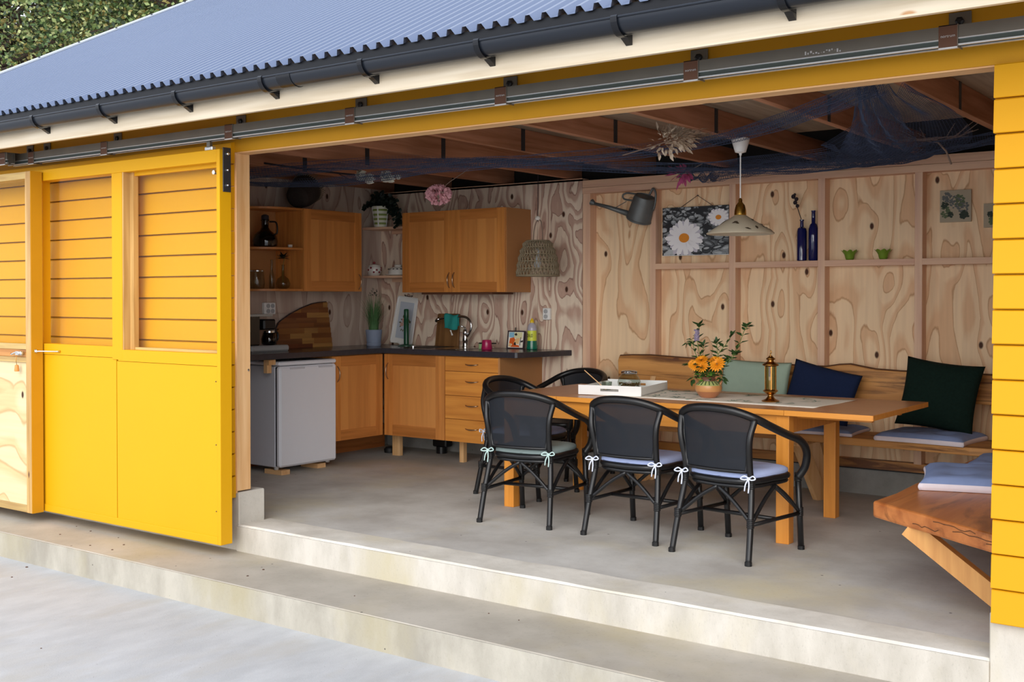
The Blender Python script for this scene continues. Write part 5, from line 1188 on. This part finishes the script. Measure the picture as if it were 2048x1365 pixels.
# two pale botanical pictures
sk_ = [plain('sketch_paper', '#a89c86', .8, var=.08, scale=20), plain('sketch_grey', '#5f6361', .8, var=.4, scale=60), plain('sketch_green', '#566448', .8, var=.4, scale=60), plain('sketch_dark', '#2f3a30', .8, var=.4, scale=60)]
def sketch(lab, x0, x1, z0, z1, blobs):
    t = thing('small_picture', lab, 'picture', ((x0+x1)/2, 7.995, z0)); w = (x1-x0)/2; h = z1-z0
    MB().box(-w, w, -.014, 0, 0, h, c=.001).build('board', sk_[0], t); m = MB()
    for i, (k, cx, cz, r, n) in enumerate(blobs):
        for j in range(n):
            a = R.uniform(0, 2*PI); q = r*math.sqrt(R.random()); m.m = k; s = R.uniform(.004, .012); x = cx+q*math.cos(a); z = cz+q*math.sin(a)*1.1
            if abs(x) < w*.92-.004 and .012 < z < h-.012: m.add([(x+s*math.cos(2*PI*c/5+a), -.0142-1e-6*(i*60+j), z+s*math.sin(2*PI*c/5+a)*.8) for c in range(5)], [(0, 1, 2, 3, 4)])
    m.build('drawing', sk_, t)
sketch('square sketch of a garden house among trees on the plywood wall', -2.225, -2.020, 1.917, 2.134, [(1, -.055, .17, .030, 50), (2, -.065, .07, .035, 60), (3, -.07, .12, .02, 20), (1, .01, .13, .045, 70), (1, .05, .10, .035, 50), (2, .03, .145, .035, 30), (3, .06, .05, .028, 60), (3, -.03, .05, .014, 20)])
sketch('small picture of dark violets and green leaves cut off by the yellow planks', -1.940, -1.76, 1.872, 2.032, [(3, -.045, .085, .018, 30), (3, -.02, .07, .022, 30), (2, -.035, .045, .022, 40), (1, .02, .06, .03, 30)])
# watering can
t = thing('watering_can', 'old dull zinc watering can hung high on the wall', 'watering can', (-4.525, 7.872, 2.02)); M = Matrix.Rotation(math.radians(24), 4, 'Y')
MB().lathe([(.100, 0), (.104, .004), (.104, .014), (.100, .018), (.088, .17), (.080, .205), (.074, .208), (.074, .20), (0, .19)], 28, M=M @ Matrix.Rotation(math.radians(12), 4, 'X')).build('body', ZINC, t, smooth=True, auto=40)
MB().tube([(-.085, -.01, .055), (-.26, -.04, .115), (-.385, -.06, .150)], [.024, .016, .012], 12).build('spout', ZINC, t, smooth=True)
MB().lathe([(.012, 0), (.026, .03), (.026, .036), (0, .040)], 14, M=Matrix.Translation((-.375, -.058, .146)) @ Matrix.Rotation(math.radians(-62), 4, 'Y')).build('rose', ZINC, t, smooth=True, auto=40)
MB().tube(spline([(-.02, -.01, .21), (-.10, -.01, .222), (-.14, -.01, .205), (-.125, -.01, .175), (-.055, -.01, .160)], 6), .0075, 8).build('handle', ZINC, t, smooth=True)
MB().tube(spline([(.10, .0, .20), (.13, .0, .245), (.155, 0, .20), (.14, 0, .10), (.10, 0, .04)], 6), .009, 8).build('rear_handle', ZINC, t, smooth=True)
MB().tube([(-.10, -.02, .155), (-.20, -.035, .105)], .003, 6).build('brace', ZINC, t)
# blue bottles and glass flowers on the noggins
zs_ = 1.6725
t = thing('blue_bottle', 'shorter cobalt bottle holding a dried stem on the wall shelf', 'bottle', (-3.196, 7.945, zs_))
MB().lathe([(.030, 0), (.036, .006), (.036, .215), (.030, .238), (.013, .250), (.012, .292), (.016, .294), (.016, .302), (0, .302)], 24).build('glass', BGLASS, t, smooth=True, auto=40)
MB().tube([(0, 0, .29), (-.03, 0, .38), (-.06, 0, .47)], .003, 6).build('stem', TWIG, t); m = MB()
for (x, z, r) in ((-.035, .405, .014), (-.052, .43, .016), (-.042, .455, .015), (-.066, .475, .017), (-.055, .49, .010)): m.ball((x, 0, z), r, r*.8, r, 8, 6)
m.build('dried_buds', TWIG, t, smooth=True)
bottle('blue_bottle', 'taller slim cobalt bottle beside the one holding a dried stem', 'bottle', (-3.112, 7.955, zs_), [(.028, 0), (.034, .006), (.034, .235), (.026, .262), (.014, .275), (.014, .356), (.016, .358), (.016, .366), (0, .366)], BGLASS)
for (x, lab) in ((-2.838, 'green glass flower tealight holder nearer the blue bottles'), (-2.598, 'green glass flower tealight holder farther from the blue bottles')):
    t = thing('tealight_holder', lab, 'candle holder', (x, 7.945, zs_), 0, 'green glass tealight holders'); m = MB(); n = 48; prof_ = [(.024, 0, 0), (.030, .01, 0), (.036, .035, .02), (.046, .050, .30), (.064, .066, 1)]
    v = []
    for r, z, w in prof_:
        for j in range(n): a = 2*PI*j/n; s = abs(math.sin(a*4)); v.append(((r-.020*w*(1-s)*1)*math.cos(a), (r-.020*w*(1-s))*math.sin(a), z+.014*w*(s-.6)))
    m.add(v, [(i*n+j, i*n+(j+1) % n, (i+1)*n+(j+1) % n, (i+1)*n+j) for i in range(4) for j in range(n)]+[tuple(range(n-1, -1, -1))]); m.build('petals', GGLASS, t, smooth=True)
    MB().lathe([(.018, .02), (.019, .045), (.002, .046), (0, .05)], 14).build('tealight', TW, t)
# pendant lamp over the table
t = thing('pendant_lamp', 'pendant lamp with a wide pale conical shade over the table', 'lamp', (-3.060, 6.60, 0))
MB().lathe([(.056, 2.405), (.058, 2.398), (.034, 2.318), (.010, 2.312), (.007, 2.298), (0, 2.298)], 28, wob=lambda a, z: .02*math.sin(a*14) if z > 2.396 else 0).build('ceiling_rose', PLAST, t, smooth=True, auto=40)
MB().tube([(0, 0, 2.30), (0, 0, 2.01)], .0042, 8).build('cord', PLAST, t)
MB().lathe([(.006, 2.03), (.012, 2.02), (.012, 2.005), (.016, 2.0), (.028, 1.985), (.036, 1.955), (.038, 1.925), (.032, 1.920), (0, 1.92)], 24).build('lamp_cap', BRASSP, t, smooth=True, auto=40)
MB().lathe([(.034, 1.922), (.208, 1.812), (.212, 1.806), (.206, 1.802), (.200, 1.806), (.030, 1.914)], 40).build('shade', plain('shade_cream', '#cfc4ad', .6, var=.06, scale=12), t, smooth=True, auto=40)
m = MB(); R = random.Random(77)
for i in range(26):
    a = R.uniform(0, 2*PI); r = R.uniform(.07, .18); z = 1.922-(r-.034)/.174*.110+.0025; d = Vector((math.cos(a+R.uniform(-1.3, 1.3)), math.sin(a+R.uniform(-1.3, 1.3)), 0)); d.z = -.63*(d.x*math.cos(a)+d.y*math.sin(a)); m.leaf((r*math.cos(a), r*math.sin(a), z), d, (math.cos(a)*.5, math.sin(a)*.5, 1), .045, .02, 0)
m.build('leaf_pattern', plain('shade_pattern', '#4d4133', .6, var=.4, scale=50), t)
MB().lathe([(0, 1.82), (.02, 1.822), (.032, 1.85), (.02, 1.89), (.012, 1.90)], 16).build('bulb', ENA, t, smooth=True)
# ============================================================ fishing net swagged under the joists
t = thing('fishing_net', 'dark blue fishing net swagged under the ceiling joists', 'net', (0, 0, -.022))
def swag(path, width, nu, nv, sag=.0, seed=0, fold=.03):
    P = spline(path, max(2, nu//(len(path)-1))); nu = len(P)-1; Wd = spline([(w, s, 0) for w, s in width], max(2, nu//(len(width)-1)+1)); Rr = random.Random(seed); ph = Rr.uniform(0, 6)
    def f(u, v):
        i = min(nu, int(round(u*nu))); p = P[i]; q = Wd[min(len(Wd)-1, int(u*(len(Wd)-1)))]; w = q.x; k = (v-.5)
        d = P[min(i+1, nu)]-P[max(i-1, 0)]; d.z = 0; d.normalize(); n = Vector((-d.y, d.x, 0)); x = p+n*(k*w)
        x.z += -q.y*(1-(2*k)**2)+fold*math.sin(v*19+u*11+ph)*min(1, .18/max(w, .05))+.012*noise.noise(Vector((u*14, v*7, seed))); return x
    o = MB().grid(f, nu, nv).build('net_panel', NET, t); w_ = o.modifiers.new('w', 'WIREFRAME'); w_.thickness = .0021; w_.use_replace = True; w_.use_even_offset = False; o['kind'] = 'stuff'; return o
Z0 = 2.375
swag([(-7.1, 6.0, 2.36), (-6.4, 6.0, 2.30), (-5.6, 6.0, 2.31), (-4.9, 6.0, 2.34), (-4.3, 6.1, 2.34), (-3.6, 6.3, 2.36), (-2.9, 6.2, 2.40), (-2.2, 5.6, 2.39), (-1.75, 5.2, 2.40)], [(.55, .02), (.35, .02), (.25, .02), (.20, .02), (.30, .02), (.25, .02), (.16, .01), (.14, .01)], 260, 26, seed=1)
swag([(-7.1, 5.6, 2.33), (-6.2, 5.75, 2.37), (-5.4, 5.9, 2.38), (-4.6, 6.1, 2.35), (-4.0, 6.6, 2.33), (-3.4, 7.0, 2.33), (-2.9, 7.1, 2.33), (-2.3, 7.1, 2.36), (-1.9, 6.2, 2.40), (-1.72, 5.3, 2.40)], [(.10, .0), (.14, .01), (.18, .02), (.22, .02), (.30, .03), (.45, .05), (.75, .08), (.9, .06), (.5, .02), (.2, .01)], 280, 36, seed=2)
swag([(-3.5, 7.5, 2.36), (-3.0, 7.45, 2.37), (-2.5, 7.4, 2.36), (-2.1, 7.2, 2.37), (-1.6, 7.2, 2.40)], [(.25, .01), (.6, .04), (.7, .06), (.5, .05), (.3, .02)], 150, 34, seed=3)
swag([(-3.9, 7.65, 2.36), (-3.62, 7.2, 2.29), (-3.3, 7.5, 2.34)], [(.25, .02), (.3, .04), (.25, .02)], 60, 20, seed=4)
swag([(-2.5, 7.5, 2.34), (-2.15, 6.5, 2.37), (-1.78, 5.25, 2.40)], [(.55, .02), (.35, .03), (.10, .01)], 110, 22, seed=5)
# dried flowers tucked into the net
R = random.Random(17)
def bunch(name, lab, loc, dirv, L, n, mat, spread, lw, stem=None, cat='dried flower'):
    t = thing(name, lab, cat, loc); d = Vector(dirv).normalized(); m = MB(); s = MB()
    for i in range(n):
        r = Vector((R.gauss(0, 1), R.gauss(0, 1), R.gauss(0, 1)))*spread; p = d*R.uniform(0, L*.8)+r*.4*L; m.leaf(p, d+r*1.6, (R.uniform(-1, 1), -.5, 1), lw*R.uniform(.7, 1.3), lw*.34)
    m.build('petals', mat, t)['kind'] = 'stuff'
    s.tube([d*L*.4, -d*L*.5+Vector((0, 0, .01)), -d*(stem or L)+Vector((0, 0, .03))], .0035, 6); s.build('stem', TWIGL, t); return t
bunch('dried_plume', 'pale feathery dried flower head caught in the net above the table', (-3.30, 6.05, 2.335), (1, -.1, .25), .20, 260, DRIED, .42, .05, .32)
t = thing('hydrangea_head', 'dusty pink dried hydrangea head hanging over the oak wall cabinet', 'dried flower', (-5.55, 6.62, 2.185)); m = MB()
for i in range(330):
    a = R.uniform(0, 2*PI); z = R.uniform(-1, 1); q = math.sqrt(1-z*z); p = Vector((q*math.cos(a)*.088, q*math.sin(a)*.08, z*.062)); m.leaf(p*.9, p+Vector((R.gauss(0, .04), R.gauss(0, .04), R.gauss(0, .04))), (R.uniform(-1, 1), -1, R.uniform(-1, 1)), .032, .026)
m.build('florets', PINKD, t)['kind'] = 'stuff'; MB().tube([(0, 0, .03), (.10, .02, .10), (.22, .03, .16), (.32, .03, .216)], .003, 6).build('stem', TWIGL, t)
bunch('magenta_flower', 'magenta dried flower poking out of the net by the back wall plate', (-3.66, 7.02, 2.265), (-.5, -.4, -.2), .06, 30, MAGE, .7, .075, .12)
t = thing('magnolia_twig', 'dark twig with white magnolia blooms stuck in the net', 'twig', (-6.10, 6.35, 2.345)); m = MB()
m.tube(spline([(-.62, -.60, .10), (-.35, -.30, .05), (-.16, -.10, .02), (.02, 0, .0), (.18, .05, -.015), (.30, .06, -.02)], 6), .008, 6); m.tube([(-.16, -.10, .02), (-.05, -.05, -.04), (.06, -.02, -.05)], .003, 5); m.tube([(-.30, -.26, .05), (-.10, -.12, .05), (.02, -.05, .035)], .003, 5); m.build('twig', TWIG, t)
for (x, y, z, s) in ((-.02, -.03, .0, .075), (.06, -.02, -.03, .07), (.18, .03, -.015, .080), (.235, .04, -.035, .055), (.305, .06, -.025, .034)):
    m = MB()
    for k in range(7): a = 2*PI*k/7; m.leaf((x, y, z), (1.0+.3*math.cos(a), .5*math.cos(a)-.4, .7*math.sin(a)-.1), (math.cos(a), -1, math.sin(a)), s*1.25, s*.72, .25)
    m.build('bloom', WHITEF, t)
t = thing('palm_twig', 'dried palm-like twig with stiff fronds over the wall plate', 'twig', (-1.98, 7.05, 2.345)); m = MB()
m.tube([(.08, .0, -.14), (.05, 0, -.06), (0, 0, 0)], .006, 6); m.build('stem', TWIGL, t); m = MB()
for i in range(16):
    a = R.uniform(-.25, .35) if i % 2 else PI+R.uniform(-.35, .1); L = R.uniform(.10, .30); m.tube([(0, 0, R.uniform(-.01, .03)), (math.cos(a)*L*.5, R.uniform(-.05, .05), .02+math.sin(abs(a))*.02), (math.cos(a)*L, R.uniform(-.08, .08), .03+R.uniform(-.02, .08))], [.004, .004, .002], 5)
m.build('fronds', TWIGL, t)
# ============================================================ trees behind the roof
LM = [plain('tree_leaf_%d' % i, c, .55, var=.35, scale=9) for i, c in enumerate(('#40582a', '#566b34', '#7d8a50', '#22331a', '#a3a76e', '#75692e'))]
def tree(lab, x, y, zc, rx, ry_, rz_, n, seed, lean=0):
    R = random.Random(seed); t = thing('leafy_tree', lab, 'tree', (x, y, -.4))
    br = MB(); br.tube([(0, 0, 0), (lean*.3, 0, zc*.5), (lean, 0, zc+rz_*.3)], [.28, .20, .07], 8); cl = []
    for i in range(46):
        a = R.uniform(0, 2*PI); z = R.uniform(-.95, .95); q = math.sqrt(1-z*z)*R.uniform(.45, .95); c = Vector((lean+rx*q*math.cos(a), ry_*q*math.sin(a), zc+rz_*z*.95)); cl.append(c)
        s = Vector((lean*.6, 0, zc-rz_*.5+rz_*.6*(z*.5+.5))); md = (s+c)/2+Vector((R.uniform(-.4, .4), R.uniform(-.4, .4), R.uniform(.1, .6))); br.tube([s, md, c], [.09, .05, .015], 5)
    br.build('branches', plain('bark_%d' % seed, '#3b2c22', .9, var=.3), t); m = MB(); v = []; f = []; mi = []
    for i in range(n):
        c = R.choice(cl); p = c+Vector((R.gauss(0, 1), R.gauss(0, 1), R.gauss(0, 1)))*rx*.20; d = Vector((R.gauss(0, 1), R.gauss(0, 1), R.gauss(0, .6)-.3)).normalized(); r = d.cross(Vector((R.gauss(0, 1), R.gauss(0, 1), 1))).normalized(); L = R.uniform(.09, .16); w = L*.36; o = len(v)
        v += [p, p+d*L*.5+r*w, p+d*L, p+d*L*.5-r*w]; f.append((o, o+1, o+2, o+3)); mi.append(R.choice((0, 0, 1, 1, 2, 2, 3, 3, 4, 5) if i % 7 else (4, 5, 2)))
    me = bpy.data.meshes.new('foliage'); me.from_pydata([tuple(q) for q in v], [], f)
    for k in LM: me.materials.append(k)
    me.polygons.foreach_set('material_index', mi); o = bpy.data.objects.new('foliage', me); COL.objects.link(o); o.parent = t; o['kind'] = 'stuff'; return t
tree('broad leafy tree whose crown fills the corner above the roof verge', -31.0, 17.5, 9.8, 4.6, 3.2, 4.2, 34000, 1)
tree('leafy tree rising behind the middle of the roof verge', -25.2, 19.0, 10.2, 4.4, 3.0, 4.4, 30000, 2, .6)
tree('leafy tree nearer the roof ridge with sparse dark branches', -21.0, 21.0, 11.4, 4.2, 3.0, 4.4, 22000, 3, -.5)
m = MB()
def hill(u, v): x = -62+60*u; y = 25+22*v; return (x, y, -1+36*v+1.6*noise.noise(Vector((x*.12, y*.12, 0)))+.5*noise.noise(Vector((x*.6, y*.6, 2))))
h = m.grid(hill, 60, 24).build('hillside', plain('hill_undergrowth', '#27331b', .95, 0, .1, var=.6, scale=1.4, bump=1.0)); struct(h, 'dark overgrown hillside behind the trees')
R = random.Random(55); v = []; f = []; mi = []
for i in range(46000):
    u, w = R.random(), R.random(); p = Vector(hill(u, w))+Vector((0, -.1, R.uniform(0, .9))); d = Vector((R.gauss(0, 1), R.gauss(0, .6)-.4, R.gauss(0, .6))).normalized(); r = d.cross(Vector((R.gauss(0, 1), 1, 1))).normalized(); L = R.uniform(.16, .34); o = len(v)
    v += [p, p+d*L*.5+r*L*.33, p+d*L, p+d*L*.5-r*L*.33]; f.append((o, o+1, o+2, o+3)); mi.append(R.choice((0, 1, 1, 2, 3, 3, 4, 5)))
me = bpy.data.meshes.new('undergrowth'); me.from_pydata([tuple(q) for q in v], [], f)
for k in LM: me.materials.append(k)
me.polygons.foreach_set('material_index', mi); o = bpy.data.objects.new('undergrowth', me); COL.objects.link(o); o.parent = h; o['kind'] = 'stuff'
m = MB(); m.box(-.012, .012, -.006, .006, 0, .006); R = random.Random(2)
m = MB()
for i in range(26):
    x, y = R.uniform(-9, -2.6), R.uniform(1.8, 4.0); s = R.uniform(.004, .011); m.ball((x, y, -.314), s, s*.8, s*.5, 6, 4)
for i in range(12): x = R.uniform(-7, -3); s = R.uniform(.004, .008); m.ball((x, R.uniform(4.1, 4.5), -.151), s, s, s*.5, 6, 4)
o = m.build('grit', plain('grit_brown', '#5a3f30', .9, var=.5)); o['kind'] = 'stuff'; o['label'] = 'few dark crumbs and dead leaves on the concrete'
